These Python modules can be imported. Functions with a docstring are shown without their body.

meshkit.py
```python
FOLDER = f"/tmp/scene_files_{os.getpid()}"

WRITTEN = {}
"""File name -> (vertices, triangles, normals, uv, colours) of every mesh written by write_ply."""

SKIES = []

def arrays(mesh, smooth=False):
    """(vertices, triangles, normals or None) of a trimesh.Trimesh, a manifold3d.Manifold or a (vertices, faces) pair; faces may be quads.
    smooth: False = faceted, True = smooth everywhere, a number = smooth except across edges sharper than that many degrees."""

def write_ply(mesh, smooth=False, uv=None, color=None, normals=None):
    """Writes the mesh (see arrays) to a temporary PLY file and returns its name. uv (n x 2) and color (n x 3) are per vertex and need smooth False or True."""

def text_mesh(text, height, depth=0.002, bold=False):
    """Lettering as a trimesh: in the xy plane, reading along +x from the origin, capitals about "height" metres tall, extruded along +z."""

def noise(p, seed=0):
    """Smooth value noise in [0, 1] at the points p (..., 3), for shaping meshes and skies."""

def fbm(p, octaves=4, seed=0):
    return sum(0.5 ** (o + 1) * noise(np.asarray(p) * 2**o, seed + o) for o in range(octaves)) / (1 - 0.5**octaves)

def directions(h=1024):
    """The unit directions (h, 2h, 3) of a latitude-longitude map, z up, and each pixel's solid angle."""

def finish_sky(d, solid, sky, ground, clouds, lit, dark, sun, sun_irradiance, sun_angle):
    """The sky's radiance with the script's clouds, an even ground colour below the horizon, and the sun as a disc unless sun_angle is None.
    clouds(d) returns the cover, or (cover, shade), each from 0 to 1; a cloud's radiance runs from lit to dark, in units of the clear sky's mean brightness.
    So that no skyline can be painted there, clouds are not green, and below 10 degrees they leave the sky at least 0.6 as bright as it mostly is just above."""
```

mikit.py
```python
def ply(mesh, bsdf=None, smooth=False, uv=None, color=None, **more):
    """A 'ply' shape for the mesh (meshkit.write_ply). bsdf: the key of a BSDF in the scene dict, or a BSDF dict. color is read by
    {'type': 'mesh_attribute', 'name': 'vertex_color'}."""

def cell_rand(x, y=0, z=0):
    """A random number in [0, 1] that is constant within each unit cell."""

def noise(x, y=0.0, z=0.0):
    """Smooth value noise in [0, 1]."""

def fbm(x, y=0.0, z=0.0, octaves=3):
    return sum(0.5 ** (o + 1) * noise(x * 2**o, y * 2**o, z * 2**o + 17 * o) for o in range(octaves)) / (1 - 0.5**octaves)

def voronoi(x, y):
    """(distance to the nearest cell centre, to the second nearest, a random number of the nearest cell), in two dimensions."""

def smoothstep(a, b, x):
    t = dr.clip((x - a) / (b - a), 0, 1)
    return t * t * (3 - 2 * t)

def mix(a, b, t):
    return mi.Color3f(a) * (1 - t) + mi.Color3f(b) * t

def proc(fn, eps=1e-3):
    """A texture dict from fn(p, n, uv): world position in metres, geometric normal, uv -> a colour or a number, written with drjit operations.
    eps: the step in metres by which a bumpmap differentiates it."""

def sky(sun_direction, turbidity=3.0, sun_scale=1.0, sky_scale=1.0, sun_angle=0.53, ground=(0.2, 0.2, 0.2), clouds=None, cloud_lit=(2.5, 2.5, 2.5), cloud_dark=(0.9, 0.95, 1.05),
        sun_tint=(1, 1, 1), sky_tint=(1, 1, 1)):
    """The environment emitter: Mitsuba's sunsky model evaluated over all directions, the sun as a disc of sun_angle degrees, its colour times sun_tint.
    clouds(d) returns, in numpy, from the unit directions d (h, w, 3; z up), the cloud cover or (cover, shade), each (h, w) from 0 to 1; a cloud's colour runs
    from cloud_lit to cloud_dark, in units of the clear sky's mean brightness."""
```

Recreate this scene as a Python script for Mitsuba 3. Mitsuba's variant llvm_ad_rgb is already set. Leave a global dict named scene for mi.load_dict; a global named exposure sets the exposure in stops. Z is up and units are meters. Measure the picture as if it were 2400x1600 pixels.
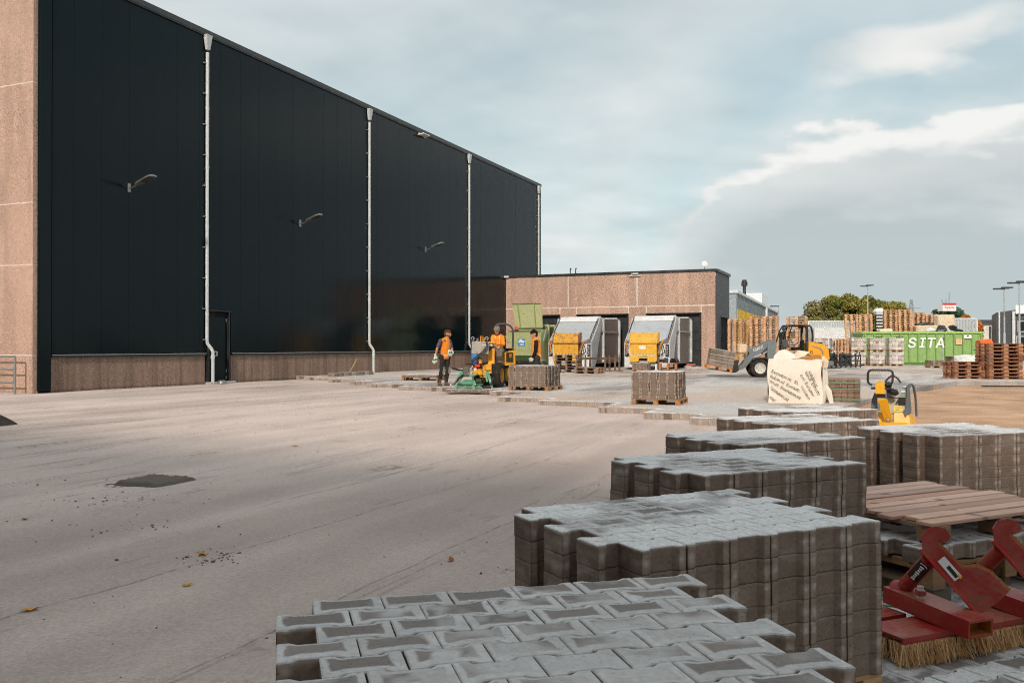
import math, random
import numpy as np, trimesh, manifold3d as m3, mitsuba as mi, drjit as dr
import mikit, meshkit
from mikit import proc, noise, fbm, smoothstep, mix, cell_rand, voronoi
T4 = mi.ScalarTransform4f
scene, labels = {'type': 'scene'}, {}
R = random.Random(7)
PI = math.pi
EYE = 1.39
# ------------------------------------------------------------------ camera, sky, sun
scene['camera'] = dict(type='perspective', fov=60.0, fov_axis='x', near_clip=0.05, far_clip=3000.0,
    to_world=T4().look_at(origin=[0, 0, EYE], target=[0, 100, EYE + 0.58], up=[0, 0, 1]))
YAW = math.radians(23.2)
D = np.array([math.sin(YAW), math.cos(YAW)])      # along the dark wall, away
N = np.array([math.cos(YAW), -math.sin(YAW)])     # along the facades, to the right
C0 = np.array([-14.264, 26.77])                   # corner of the dark hall
def clouds(d):
    az = np.degrees(np.arctan2(d[..., 0], d[..., 1])); el = np.degrees(np.arcsin(np.clip(d[..., 2], -1, 1)))
    z = np.maximum(d[..., 2], 0.0) + 0.28
    q = np.stack([d[..., 0] / z, d[..., 1] / z, np.zeros_like(z)], -1)
    big = meshkit.fbm(q * [1.3, 1.6, 1] + [3.1, 7.7, 0], 4, 3)
    fine = meshkit.fbm(q * [3.1, 5.0, 1] + [1.7, 2.2, 0], 5, 11)
    cover = 0.80 + 0.55 * (big - 0.45)
    shade = 0.42 + 1.0 * (0.5 - big) + 0.5 * (0.5 - fine)
    # a long bank of brighter cloud whose ragged upper edge climbs to the right
    fea = meshkit.fbm(q * [9, 14, 1], 5, 19)
    line = 8.4 + 5.0 * (1 - np.exp(-np.clip(az - 11.9, -6, 60) / 5.0)) + 0.03 * np.clip(az - 30, 0, 60) + 2.4 * (fea - 0.5) + 2.0 * (meshkit.fbm(q * [5, 5, 1], 5, 5) - 0.5)
    below = line - el
    bank = np.clip((below + 0.6) / 0.7, 0, 1) * np.clip(1.15 - (below + 1.6 * (fea - 0.5)) / (0.45 + np.clip((az - 10) * 0.05, 0, 1.1)), 0, 1) * np.clip((az - 10) / 7, 0, 1) * np.clip((70 - az) / 20, 0, 1)
    under = np.clip(below / 4, 0, 1) * np.clip((az - 4) / 14, 0, 1) * np.clip((80 - az) / 25, 0, 1)
    gap = np.clip((el - line) / 3, 0, 1) * np.clip(1 - (el - line) / 14, 0, 1) * np.clip((az - 2) / 12, 0, 1)
    low = np.clip((16 - el) / 14, 0, 1) * np.clip((az + 5) / 25, 0, 1)
    wisp = np.clip(1.3 - np.sqrt(((az - 24.5 + 3 * (fine - 0.5)) / 5.2) ** 2 + ((el - 17.2 - 0.12 * (az - 24.5) + 2.5 * (fea - 0.5)) / 1.3) ** 2), 0, 1)
    cover = cover - 0.36 * gap * (0.4 + fine) + 0.9 * bank * np.clip(0.1 + 1.5 * fea, 0, 1) + 0.2 * under
    cover = cover + 0.5 * wisp
    shade = shade - 0.35 * wisp - 0.95 * bank * (0.15 + fine * 0.9 + 0.6 * (fea - 0.4)) + 0.56 * under + 0.30 * low + 0.45 * (0.5 - fea)
    return np.clip(cover, 0, 0.97), np.clip(shade, 0, 1)
SUN = np.array([-0.223 * math.cos(math.radians(25)), -0.975 * math.cos(math.radians(25)), math.sin(math.radians(25))])
scene['sky'] = mikit.sky(SUN.tolist(), turbidity=3, sun_scale=0.76, sun_angle=3.6, sun_tint=(0.86, 0.97, 1.34), ground=(0.3, 0.27, 0.24),
    clouds=clouds, cloud_lit=(2.9, 2.88, 2.80), cloud_dark=(1.62, 1.80, 1.84), sky_tint=(1.0, 1.45, 1.28))
exposure = 1.70
# ------------------------------------------------------------------ helpers
def hx(h, k=1.0):
    v = np.array([int(h[i:i + 2], 16) for i in (0, 2, 4)]) / 255.0
    return tuple(np.where(v <= 0.04045, v / 12.92, ((v + 0.055) / 1.055) ** 2.4) * k)
def code(col, grime):
    r, g, b = (int(round(255 * min(1, max(0, c)) ** 0.5)) for c in col)
    return r * 256 + g, b * 256 + int(round(255 * grime))
def rotz(a): c, s = math.cos(a), math.sin(a); return np.array([[c, -s, 0], [s, c, 0], [0, 0, 1.0]])
def rotx(a): c, s = math.cos(a), math.sin(a); return np.array([[1.0, 0, 0], [0, c, -s], [0, s, c]])
def roty(a): c, s = math.cos(a), math.sin(a); return np.array([[c, 0, s], [0, 1.0, 0], [-s, 0, c]])
BOXF = [(0, 3, 2, 1), (4, 5, 6, 7), (0, 1, 5, 4), (1, 2, 6, 5), (2, 3, 7, 6), (3, 0, 4, 7)]
class MB:
    """Collects flat and round pieces, each with a colour, into one mesh."""
    def __init__(s, col=(0.5, 0.5, 0.5), grime=0.25): s.V, s.F, s.N, s.U, s.n, s.col, s.grime = [], [], [], [], 0, col, grime
    def raw(s, v, f, nrm, col=None, grime=None, uv=None):
        v, f = np.asarray(v, float), np.asarray(f, int)
        s.V.append(v); s.F.append(f + s.n); s.N.append(np.asarray(nrm, float)); s.n += len(v)
        s.U.append(np.tile(code(s.col if col is None else col, s.grime if grime is None else grime), (len(v), 1)) if uv is None else np.asarray(uv, float))
        return s
    def flat(s, v, f, col=None, grime=None):
        """Faces (tuples of 3 or more corner numbers, convex) with their own corners."""
        v = np.asarray(v, float); VV, FF, NN, k = [], [], [], 0
        for q in f:
            p = v[list(q)]; nn = np.zeros(3)
            for i in range(1, len(q) - 1): nn = nn + np.cross(p[i] - p[0], p[i + 1] - p[0])
            nn = nn / (np.linalg.norm(nn) + 1e-12)
            VV.append(p); NN.append(np.tile(nn, (len(q), 1))); FF += [(k, k + i, k + i + 1) for i in range(1, len(q) - 1)]; k += len(q)
        return s.raw(np.vstack(VV), FF, np.vstack(NN), col, grime)
    def box(s, c, size, col=None, rot=None, ch=0.0, grime=None):
        h = np.asarray(size, float) / 2; c = np.asarray(c, float)
        if ch > 0:
            P = []; ch = min(ch, h.min() * 0.8)
            for ax in range(3):
                for sg in np.ndindex(2, 2, 2):
                    w = (np.array(sg) * 2 - 1) * h; e = w - (np.array(sg) * 2 - 1) * ch; e[ax] = w[ax]; P.append(e)
            m = trimesh.convex.convex_hull(np.array(P)); v = np.array(m.vertices)
            if rot is not None: v = v @ np.asarray(rot).T
            return s.flat(v + c, [tuple(t) for t in m.faces], col, grime)
        v = np.array([(-1, -1, -1), (1, -1, -1), (1, 1, -1), (-1, 1, -1), (-1, -1, 1), (1, -1, 1), (1, 1, 1), (-1, 1, 1)]) * h
        if rot is not None: v = v @ np.asarray(rot).T
        return s.flat(v + c, BOXF, col, grime)
    def bar(s, a, b, w, t, col=None, up=(0, 0, 1), ch=0.0, grime=None):
        """A straight bar from a to b, w wide across up, t thick along it."""
        a, b = np.asarray(a, float), np.asarray(b, float); y = b - a; L = np.linalg.norm(y); y = y / L
        x = np.cross(y, up); x = x / (np.linalg.norm(x) + 1e-9); z = np.cross(x, y)
        return s.box((a + b) / 2, (w, L, t), col, np.stack([x, y, z], 1), ch, grime)
    def prism(s, poly, t, org, ux, uy, col=None, grime=None, mid=False):
        """A (convex or not) outline in the plane (ux, uy) through org, t thick along ux x uy."""
        from shapely.geometry import Polygon
        p = Polygon(poly); m = trimesh.creation.extrude_polygon(p, t, engine='earcut')
        v = np.array(m.vertices); ux, uy = np.asarray(ux, float), np.asarray(uy, float); uz = np.cross(ux, uy)
        w = np.asarray(org, float) + v[:, :1] * ux + v[:, 1:2] * uy + (v[:, 2:] - (t / 2 if mid else 0)) * uz
        return s.flat(w, [tuple(q) for q in m.faces], col, grime)
    def tube(s, pts, r, col=None, n=8, cap=True, grime=None):
        p = np.asarray(pts, float); r = np.broadcast_to(np.asarray(r, float), (len(p),))
        t = np.gradient(p, axis=0); t /= np.linalg.norm(t, axis=1, keepdims=True) + 1e-12
        a = np.cross(t[0], (0, 0, 1) if abs(t[0][2]) < 0.9 else (1, 0, 0)); A = []
        for k in range(len(p)):
            a = a - t[k] * (a @ t[k]); a = a / (np.linalg.norm(a) + 1e-12); A.append(a)
        A = np.array(A); B = np.cross(t, A); g = np.arange(n) * 2 * PI / n
        nr = np.cos(g)[None, :, None] * A[:, None] + np.sin(g)[None, :, None] * B[:, None]
        v = (p[:, None] + nr * r[:, None, None]).reshape(-1, 3); nr = nr.reshape(-1, 3); f = []
        for i in range(len(p) - 1):
            for j in range(n):
                q = (i * n + j, i * n + (j + 1) % n, (i + 1) * n + (j + 1) % n, (i + 1) * n + j); f += [q[:3], (q[0], q[2], q[3])]
        s.raw(v, f, nr, col, grime)
        if cap:
            for k, sg in ((0, -1), (len(p) - 1, 1)):
                ring = v[k * n:(k + 1) * n]; s.raw(np.vstack([ring, p[k]]), [((j, (j + 1) % n, n) if sg > 0 else ((j + 1) % n, j, n)) for j in range(n)], np.tile(sg * t[k], (n + 1, 1)), col, grime)
        return s
    def lathe(s, prof, org, axis=(0, 0, 1), col=None, n=20, grime=None, sharp=35):
        """A turned shape: profile of (radius, height along axis)."""
        z = np.asarray(axis, float); z = z / np.linalg.norm(z); x = np.cross(z, (0, 0, 1) if abs(z[2]) < 0.9 else (1, 0, 0)); x /= np.linalg.norm(x); y = np.cross(z, x)
        g = np.arange(n) * 2 * PI / n; ring = np.cos(g)[:, None] * x + np.sin(g)[:, None] * y; pr = np.asarray(prof, float); org = np.asarray(org, float)
        for i in range(len(pr) - 1):
            (r0, h0), (r1, h1) = pr[i], pr[i + 1]; dl = math.hypot(r1 - r0, h1 - h0) + 1e-9
            nr = ring * ((h1 - h0) / dl) + z * (-(r1 - r0) / dl)
            v = np.vstack([org + ring * r0 + z * h0, org + ring * r1 + z * h1]); f = []
            for j in range(n): f += [(j, (j + 1) % n, n + (j + 1) % n), (j, n + (j + 1) % n, n + j)]
            s.raw(v, f, np.vstack([nr, nr]), col, grime)
        return s
    def mesh(s, m, col=None, grime=None, smooth=40, T=None):
        v, f, nr = meshkit.arrays(m, smooth)
        if nr is None: return s.flat(v, [tuple(q) for q in f], col, grime)
        return s.raw(v, f, nr, col, grime)
    def text(s, txt, h, org, ux, uy, depth=0.004, col=None, bold=False, center=False):
        m = meshkit.text_mesh(txt, h, depth, bold); v = np.array(m.vertices)
        if center: v[:, 0] -= (v[:, 0].max() + v[:, 0].min()) / 2
        ux, uy = np.asarray(ux, float), np.asarray(uy, float)
        return s.flat(np.asarray(org, float) + v[:, :1] * ux + v[:, 1:2] * uy + v[:, 2:] * np.cross(ux, uy), [tuple(q) for q in m.faces], col, 0.05)
    def hull(s, pts, col=None, grime=None):
        m = trimesh.convex.convex_hull(np.asarray(pts, float)); return s.flat(np.array(m.vertices), [tuple(q) for q in m.faces], col, grime)
    def ball(s, c, r, col=None, sc=(1, 1, 1), n=2, grime=None):
        m = trimesh.creation.icosphere(n, 1.0); v = np.array(m.vertices); return s.raw(v * r * np.array(sc) + np.asarray(c, float), m.faces, v, col, grime)
    def bake(s):
        v = np.vstack(s.V)
        path = meshkit.write_ply((v, np.vstack(s.F)), False, np.vstack(s.U), None, normals=np.vstack(s.N))
        return {'type': 'ply', 'filename': path, 'face_normals': False}
def place(x=0, y=0, z=0, deg=0): return T4().translate([x, y, z]).rotate([0, 0, 1], deg)
def world(): return T4()
BUILD = T4().translate([C0[0], C0[1], 0]).rotate([0, 0, 1], -23.2)   # x along the facades, y along the dark wall
COUNT = {}
def numbered(name):
    k = COUNT.get(name, -1) + 1; COUNT[name] = k
    return name if k == 0 else f'{name}_{k:03d}'
def ref(m): return {'type': 'ref', 'id': m}
def thing(name, label, cat, group=None, kind=None):
    key = numbered(name); labels[key] = {'label': label, 'category': cat}
    if group: labels[key]['group'] = group
    if kind: labels[key]['kind'] = kind
    return key
def part(holder, name, m, mat='paint', T=None, label=None, kind=None):
    key = numbered(holder + '__' + name); d = m.bake() if isinstance(m, MB) else m
    scene[key] = {**d, 'bsdf': ref(mat), **({'to_world': T} if T is not None else {})}
    if label or kind: labels[key] = {**({'label': label} if label else {}), **({'kind': kind} if kind else {})}
    return key
def solo(name, m, mat, label, cat, T=None, group=None, kind=None):
    key = thing(name, label, cat, group, kind); d = m.bake() if isinstance(m, MB) else m
    scene[key] = {**d, 'bsdf': ref(mat), **({'to_world': T} if T is not None else {})}
    return key
def struct(name, m, mat, T=None):
    key = numbered(name); d = m.bake() if isinstance(m, MB) else m
    scene[key] = {**d, 'bsdf': ref(mat), **({'to_world': T} if T is not None else {})}; labels[key] = {'kind': 'structure'}
    return key
# ------------------------------------------------------------------ materials
def wa(p): return (p.x - float(C0[0])) * float(N[0]) + (p.y - float(C0[1])) * float(N[1])
def wb(p): return (p.x - float(C0[0])) * float(D[0]) + (p.y - float(C0[1])) * float(D[1])
def decode(uv):
    r = dr.floor((uv.x + 0.5) / 256); g = uv.x + 0.5 - r * 256; b = dr.floor((uv.y + 0.5) / 256); k = uv.y + 0.5 - b * 256
    return mi.Color3f(dr.square(r / 255), dr.square(dr.floor(g) / 255), dr.square(b / 255)), dr.floor(k) / 255
def coded(p, n, uv):
    c, g = decode(uv)
    d = fbm(p.x * 3 + 5, p.y * 3, p.z * 3, 3); e = fbm(p.x * 23, p.y * 23, p.z * 11 + 3, 2); st = noise(p.x * 17, p.y * 17, p.z * 1.3)
    w = g * (0.55 * smoothstep(0.45, 0.75, d) + 0.5 * smoothstep(0.55, 0.8, e) + 0.45 * smoothstep(0.6, 0.85, st))
    return mix(c * (0.9 + 0.2 * d), mi.Color3f(0.12, 0.095, 0.07), dr.clip(w, 0, 0.85))
def pr(base, rough, **k): return {'type': 'twosided', 'b': {'type': 'principled', 'base_color': base, 'roughness': rough, **k}}
CODED = proc(coded)
scene['paint'] = pr(CODED, 0.38, specular=0.5)
scene['matte'] = pr(CODED, 0.88, specular=0.25)
scene['metal'] = pr(CODED, 0.38, metallic=0.75)
def rusty(p, n, uv):
    c, g = decode(uv)
    a = fbm(p.x * 9, p.y * 9, p.z * 9 + 2, 4); b = fbm(p.x * 60, p.y * 60, p.z * 60, 3); st = noise(p.x * 30 + p.y * 20, p.z * 2.5, p.y * 8)
    dust = smoothstep(0.42, 0.72, a * 0.75 + b * 0.35) * smoothstep(-0.3, 0.7, n.z)
    rust = smoothstep(0.6, 0.68, b * 0.6 + a * 0.45)
    c = mix(c * (0.75 + 0.5 * a), mi.Color3f(0.30, 0.19, 0.13), dr.clip(dust * 0.55 * (0.3 + g), 0, 1))
    return mix(c, mi.Color3f(0.16, 0.065, 0.03), dr.clip(rust * 0.8 * (0.2 + g) + 0.35 * g * smoothstep(0.62, 0.8, st), 0, 0.9))
scene['rusty_paint'] = pr(proc(rusty), 0.42, specular=0.5)
def sandc(p, n, uv):
    a, b = wa(p), wb(p)
    wob = 0.5 * noise(b * 0.35, 3.0) + 0.12 * noise(b * 2.1, 9.0)
    big = fbm(a * 0.35, b * 0.12, 4.0, 3); st = fbm(a * 2.3 + wob, b * 0.16, 1.0, 3); mid = fbm(a * 1.4, b * 1.1, 7.0, 3); gr = noise(p.x * 70, p.y * 70, 0); gr2 = noise(p.x * 220, p.y * 220, 1)
    c = mix(mi.Color3f(0.345, 0.285, 0.256), mi.Color3f(0.460, 0.389, 0.352), smoothstep(0.25, 0.75, 0.45 * big + 0.35 * st + 0.2 * mid))
    dampy = smoothstep(0.55, 0.75, fbm(a * 0.5 + 11, b * 0.25 + 3, 2.0, 3))
    c = c * (1 - 0.13 * dampy)
    # thin dark lines of coarser grit dragged along the bed
    line = mi.Float(0)
    for a0, wd, sd in ((12.4, .05, 1), (13.2, .04, 2), (10.3, .05, 3), (9.25, .035, 4), (8.1, .05, 5), (14.3, .03, 6), (11.35, .03, 7), (6.6, .05, 8), (15.4, .03, 9), (16.4, .025, 11), (17.3, .022, 12), (18.3, .022, 13), (19.45, .02, 14), (20.9, .02, 15), (21.02, .014, 16)):
        dd = dr.abs(a - a0 - 0.55 * (noise(b * 0.22, sd * 7.3) - 0.5) - 0.05 * (noise(b * 3, sd * 3.1) - 0.5))
        line = dr.maximum(line, (1 - smoothstep(0.1 * wd, wd * (0.55 + 0.8 * noise(b * 2.3, sd * 1.9)), dd)) * smoothstep(0.30, 0.62, 0.7 * noise(b * 0.21, sd * 5.7) + 0.3 * noise(b * 1.7, sd * 2.3)) * (0.35 + 0.65 * smoothstep(0.3, 0.6, noise(b * 14, a * 22, sd))))
    blot = smoothstep(0.66, 0.78, fbm(a * 1.7 + 3, b * 0.9, 12.0, 4)) * smoothstep(0.45, 0.62, noise(p.x * 16, p.y * 16, 5))
    scuf = smoothstep(0.62, 0.8, fbm(a * 13, b * 1.3, 21.0, 3)) * smoothstep(0.5, 0.68, fbm(a * 0.8 + 7, b * 0.5, 17.0, 3)); soft = smoothstep(0.45, 0.7, fbm(a * 0.9 + 2, b * 0.14, 27.0, 3))
    c = c * (1 - 0.40 * line - 0.26 * blot - 0.20 * scuf - 0.09 * soft)
    # the orange-brown soil on the right
    soil = smoothstep(3.6, 5.2, p.x + 0.9 * noise(p.x * 0.7, p.y * 0.7, 3) - 0.05 * p.y) * smoothstep(8.5, 10.5, p.y + 1.2 * noise(p.x * 0.6, p.y * 0.5, 8))
    sc = mix(mi.Color3f(0.27, 0.165, 0.10), mi.Color3f(0.40, 0.27, 0.185), fbm(a * 0.6 + 1.5 * mid, b * 1.2, 3.0, 4))
    c = mix(c, sc * (0.62 + 0.5 * mid + 0.3 * noise(p.x * 2.2 + p.y, p.y * 3.1, 9)), soil)
    return c * (0.80 + 0.22 * gr + 0.18 * gr2)
def sandh(p, n, uv): return 0.5 * fbm(p.x * 9, p.y * 9, 2, 3) + 0.3 * noise(p.x * 60, p.y * 60, 0)
scene['sand_mat'] = {'type': 'bumpmap', 'b': pr(proc(sandc), 0.95, specular=0.15), 'tex': proc(sandh, 4e-3), 'scale': 0.012}
def farpave(p, n, uv):
    a, b = wa(p), wb(p)
    big = fbm(a * 0.5, b * 0.16 + 5, 1.0, 4); patch = fbm(a * 1.3 + 4, b * 0.3, 6.0, 3); row = cell_rand(dr.floor(b / 0.126), dr.floor(a / 0.2 + 0.5 * dr.floor(b / 0.126)), 2)
    fa = a / 0.2 + 0.5 * dr.floor(b / 0.126); j = dr.minimum(dr.abs(fa - dr.floor(fa + 0.5)) * 0.2, dr.abs(b / 0.126 - dr.floor(b / 0.126 + 0.5)) * 0.126)
    c = mix(mi.Color3f(0.20, 0.185, 0.175), mi.Color3f(0.42, 0.41, 0.395), dr.clip(smoothstep(0.36, 0.62, 0.55 * big + 0.45 * patch) * 0.85 + 0.3 * (row - 0.5), 0, 1))
    c = mix(c, mi.Color3f(0.40, 0.315, 0.25), 0.75 * smoothstep(0.42, 0.62, fbm(a * 0.25 + b * 0.1, b * 0.55 + 30, 3.0, 4)))
    return c * (0.62 + 0.38 * smoothstep(0.002, 0.006, j)) * (0.9 + 0.2 * noise(p.x * 40, p.y * 40, p.z * 40))
scene['paving_mat'] = pr(proc(farpave), 0.8, specular=0.35)
def paverc(p, n, uv):
    vid = dr.floor(uv.x + 0.5); x = uv.x - vid; side = uv.y > 50
    y = uv.y - dr.floor(uv.y + 0.5); z = uv.y - 100
    vv = dr.select(vid > 20, vid - 20, vid); lower = smoothstep(19.5, 19.6, vid); heavy = smoothstep(9.5, 9.6, vv); rnd = cell_rand(vid, 3.0, 1.0); r2 = cell_rand(vid, 5.0, 2.0); r3 = cell_rand(vid, 8.0, 4.0)
    nn = fbm(p.x * 11, p.y * 11, p.z * 11, 3); fi = noise(p.x * 90, p.y * 90, p.z * 90); lo = fbm(p.x * 1.9 + 4, p.y * 1.9, 0.5, 3)
    q0 = cell_rand(vid, 11.0, 3.0)
    hw = 0.0705 - 0.0175 * (1 - smoothstep(0.044, 0.070, dr.abs(x)))
    de = dr.minimum(0.0965 - dr.abs(x + 0.006 + 0.016 * (r2 - 0.5)), 0.5 * hw + 0.5 * 0.062 - dr.abs(y - 0.009 + 0.012 * (r3 - 0.5))) + 0.024 * (nn - 0.5) + 0.010 * (q0 - 0.5) + 0.008 * (fi - 0.5)
    fr = (0.44 + 0.40 * nn) * dr.clip(1 - smoothstep(0.012 + 0.012 * rnd, 0.021 + 0.014 * rnd, de), 0, 1)
    fr = dr.maximum(fr, smoothstep(0.55, 0.69, lo + 0.16 * (nn - 0.5) + 0.20 * heavy - 0.06 * (1 - heavy)) * (0.6 + 0.35 * heavy))
    fr = dr.maximum(fr, smoothstep(0.60, 0.74, fbm(p.x * 6 + 9, p.y * 6, 2.0, 3)) * (0.3 + 0.5 * q0))
    top = mix(mi.Color3f(0.178, 0.160, 0.147) * (0.85 + 0.3 * rnd), mi.Color3f(0.56, 0.555, 0.55), dr.clip(fr, 0, 1))
    s = mix(mi.Color3f(0.150, 0.106, 0.080), mi.Color3f(0.250, 0.186, 0.144), dr.clip(0.2 + 0.7 * nn + 0.3 * (rnd - 0.5), 0, 1))
    q = cell_rand(dr.floor(p.x * 5.1), dr.floor(p.y * 5.1), dr.floor(p.z * 11.7))
    spot = dr.exp(-(dr.square((dr.abs(x) - 0.078) / 0.014) + dr.square((z - 0.045 - 0.02 * (rnd - 0.5)) / 0.016))) * smoothstep(0.35, 0.6, nn + 0.25 * (q - 0.3))
    fl = smoothstep(0.066, 0.072, dr.abs(x)); s = s * (1 + 0.35 * fl * (0.4 + nn)) * (1 - 0.55 * smoothstep(0.091, 0.0955, dr.abs(x))) * (1 - 0.4 * (1 - smoothstep(0.0, 0.006, z)))  # contact shade beside the end joints painted into the side colour
    rim = smoothstep(0.070, 0.082, z + 0.012 * (nn - 0.5)) * (1 - 0.8 * lower)
    s = mix(s, mi.Color3f(0.47, 0.43, 0.395), dr.clip(0.75 * spot + 0.62 * rim + 0.30 * smoothstep(0.6, 0.78, fbm(p.x * 5 + 2, p.y * 5, p.z * 8, 3)) * (0.4 + 0.6 * q), 0, 0.9))
    s = mix(s, mi.Color3f(0.50, 0.42, 0.365), 0.62 * smoothstep(16.5, 16.6, vv) * (0.6 + 0.4 * rnd))
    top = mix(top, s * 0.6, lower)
    pore = 1 - 0.35 * smoothstep(0.78, 0.9, noise(p.x * 160, p.y * 160, p.z * 160))
    return dr.select(side, s, top) * (0.84 + 0.30 * fi) * pore
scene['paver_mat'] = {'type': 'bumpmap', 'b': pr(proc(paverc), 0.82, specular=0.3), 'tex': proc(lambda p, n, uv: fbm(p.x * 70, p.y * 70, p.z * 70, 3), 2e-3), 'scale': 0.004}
def aggr(p, n, uv):
    a, b = wa(p) + wb(p), p.z
    c1 = cell_rand(dr.floor(a * 42 + 0.6 * noise(b * 50, a * 9)), dr.floor(b * 42 + 0.6 * noise(a * 50, 2.0)), 3); c2 = noise(a * 75, b * 75, 5); lo = fbm(a * 0.6, b * 0.5, 2.0, 3); st = 0.6 * noise(a * 9, b * 0.35, 3) + 0.4 * noise(a * 31, b * 0.8, 6)
    c = mix(mi.Color3f(0.27, 0.152, 0.110), mi.Color3f(0.70, 0.505, 0.395), dr.clip(0.62 * c1 + 0.5 * c2 - 0.06, 0, 1))
    tone = cell_rand(dr.floor((wa(p) + 20) / 4.57), dr.floor((b + 0.02) / 3.9), dr.floor(wb(p) / 30))
    c = c * (0.80 + 0.30 * lo + 0.10 * tone) * (1 - 0.12 * smoothstep(0.55, 0.8, noise(a * 5, b * 0.5, 8)))
    # shade on the dark hall plinth painted into the colour, plus streaks
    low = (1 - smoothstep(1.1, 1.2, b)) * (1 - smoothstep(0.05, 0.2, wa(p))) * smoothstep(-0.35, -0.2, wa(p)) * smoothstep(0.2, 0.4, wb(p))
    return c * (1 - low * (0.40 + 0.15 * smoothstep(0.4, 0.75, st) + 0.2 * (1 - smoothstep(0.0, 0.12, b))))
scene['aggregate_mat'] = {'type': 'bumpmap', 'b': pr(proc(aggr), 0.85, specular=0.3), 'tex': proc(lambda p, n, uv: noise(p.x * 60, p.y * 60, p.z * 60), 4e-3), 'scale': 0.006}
scene['panel_mat'] = {'type': 'bumpmap', 'b': pr({'type': 'rgb', 'value': (0.0022, 0.0088, 0.0118)}, 0.14, specular=0.18),
    'tex': proc(lambda p, n, uv: fbm(wb(p) * 0.9, p.z * 0.25, 1.0, 2) + 0.15 * noise(wb(p) * 5, p.z * 0.6, 4), 0.02), 'scale': 0.006}
scene['grey_panel_mat'] = pr({'type': 'rgb', 'value': (0.062, 0.07, 0.08)}, 0.55, specular=0.4)
def woodc(p, n, uv):
    c, g = decode(uv)
    u = p.x * 0.9 + p.y * 0.44; v = -p.x * 0.44 + p.y * 0.9
    gr = fbm(u * 2.5, v * 55, p.z * 55, 3); kn = noise(u * 9, v * 14, p.z * 14 + 3); lo = fbm(p.x * 3, p.y * 3, p.z * 5, 3)
    c = c * (0.62 + 0.5 * gr + 0.3 * lo)
    c = mix(c, c * 0.45, smoothstep(0.82, 0.9, kn))
    return mix(c, mi.Color3f(0.20, 0.185, 0.17), dr.clip(g * smoothstep(0.45, 0.7, lo), 0, 0.8))
scene['wood_mat'] = pr(proc(woodc), 0.82, specular=0.25)
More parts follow.
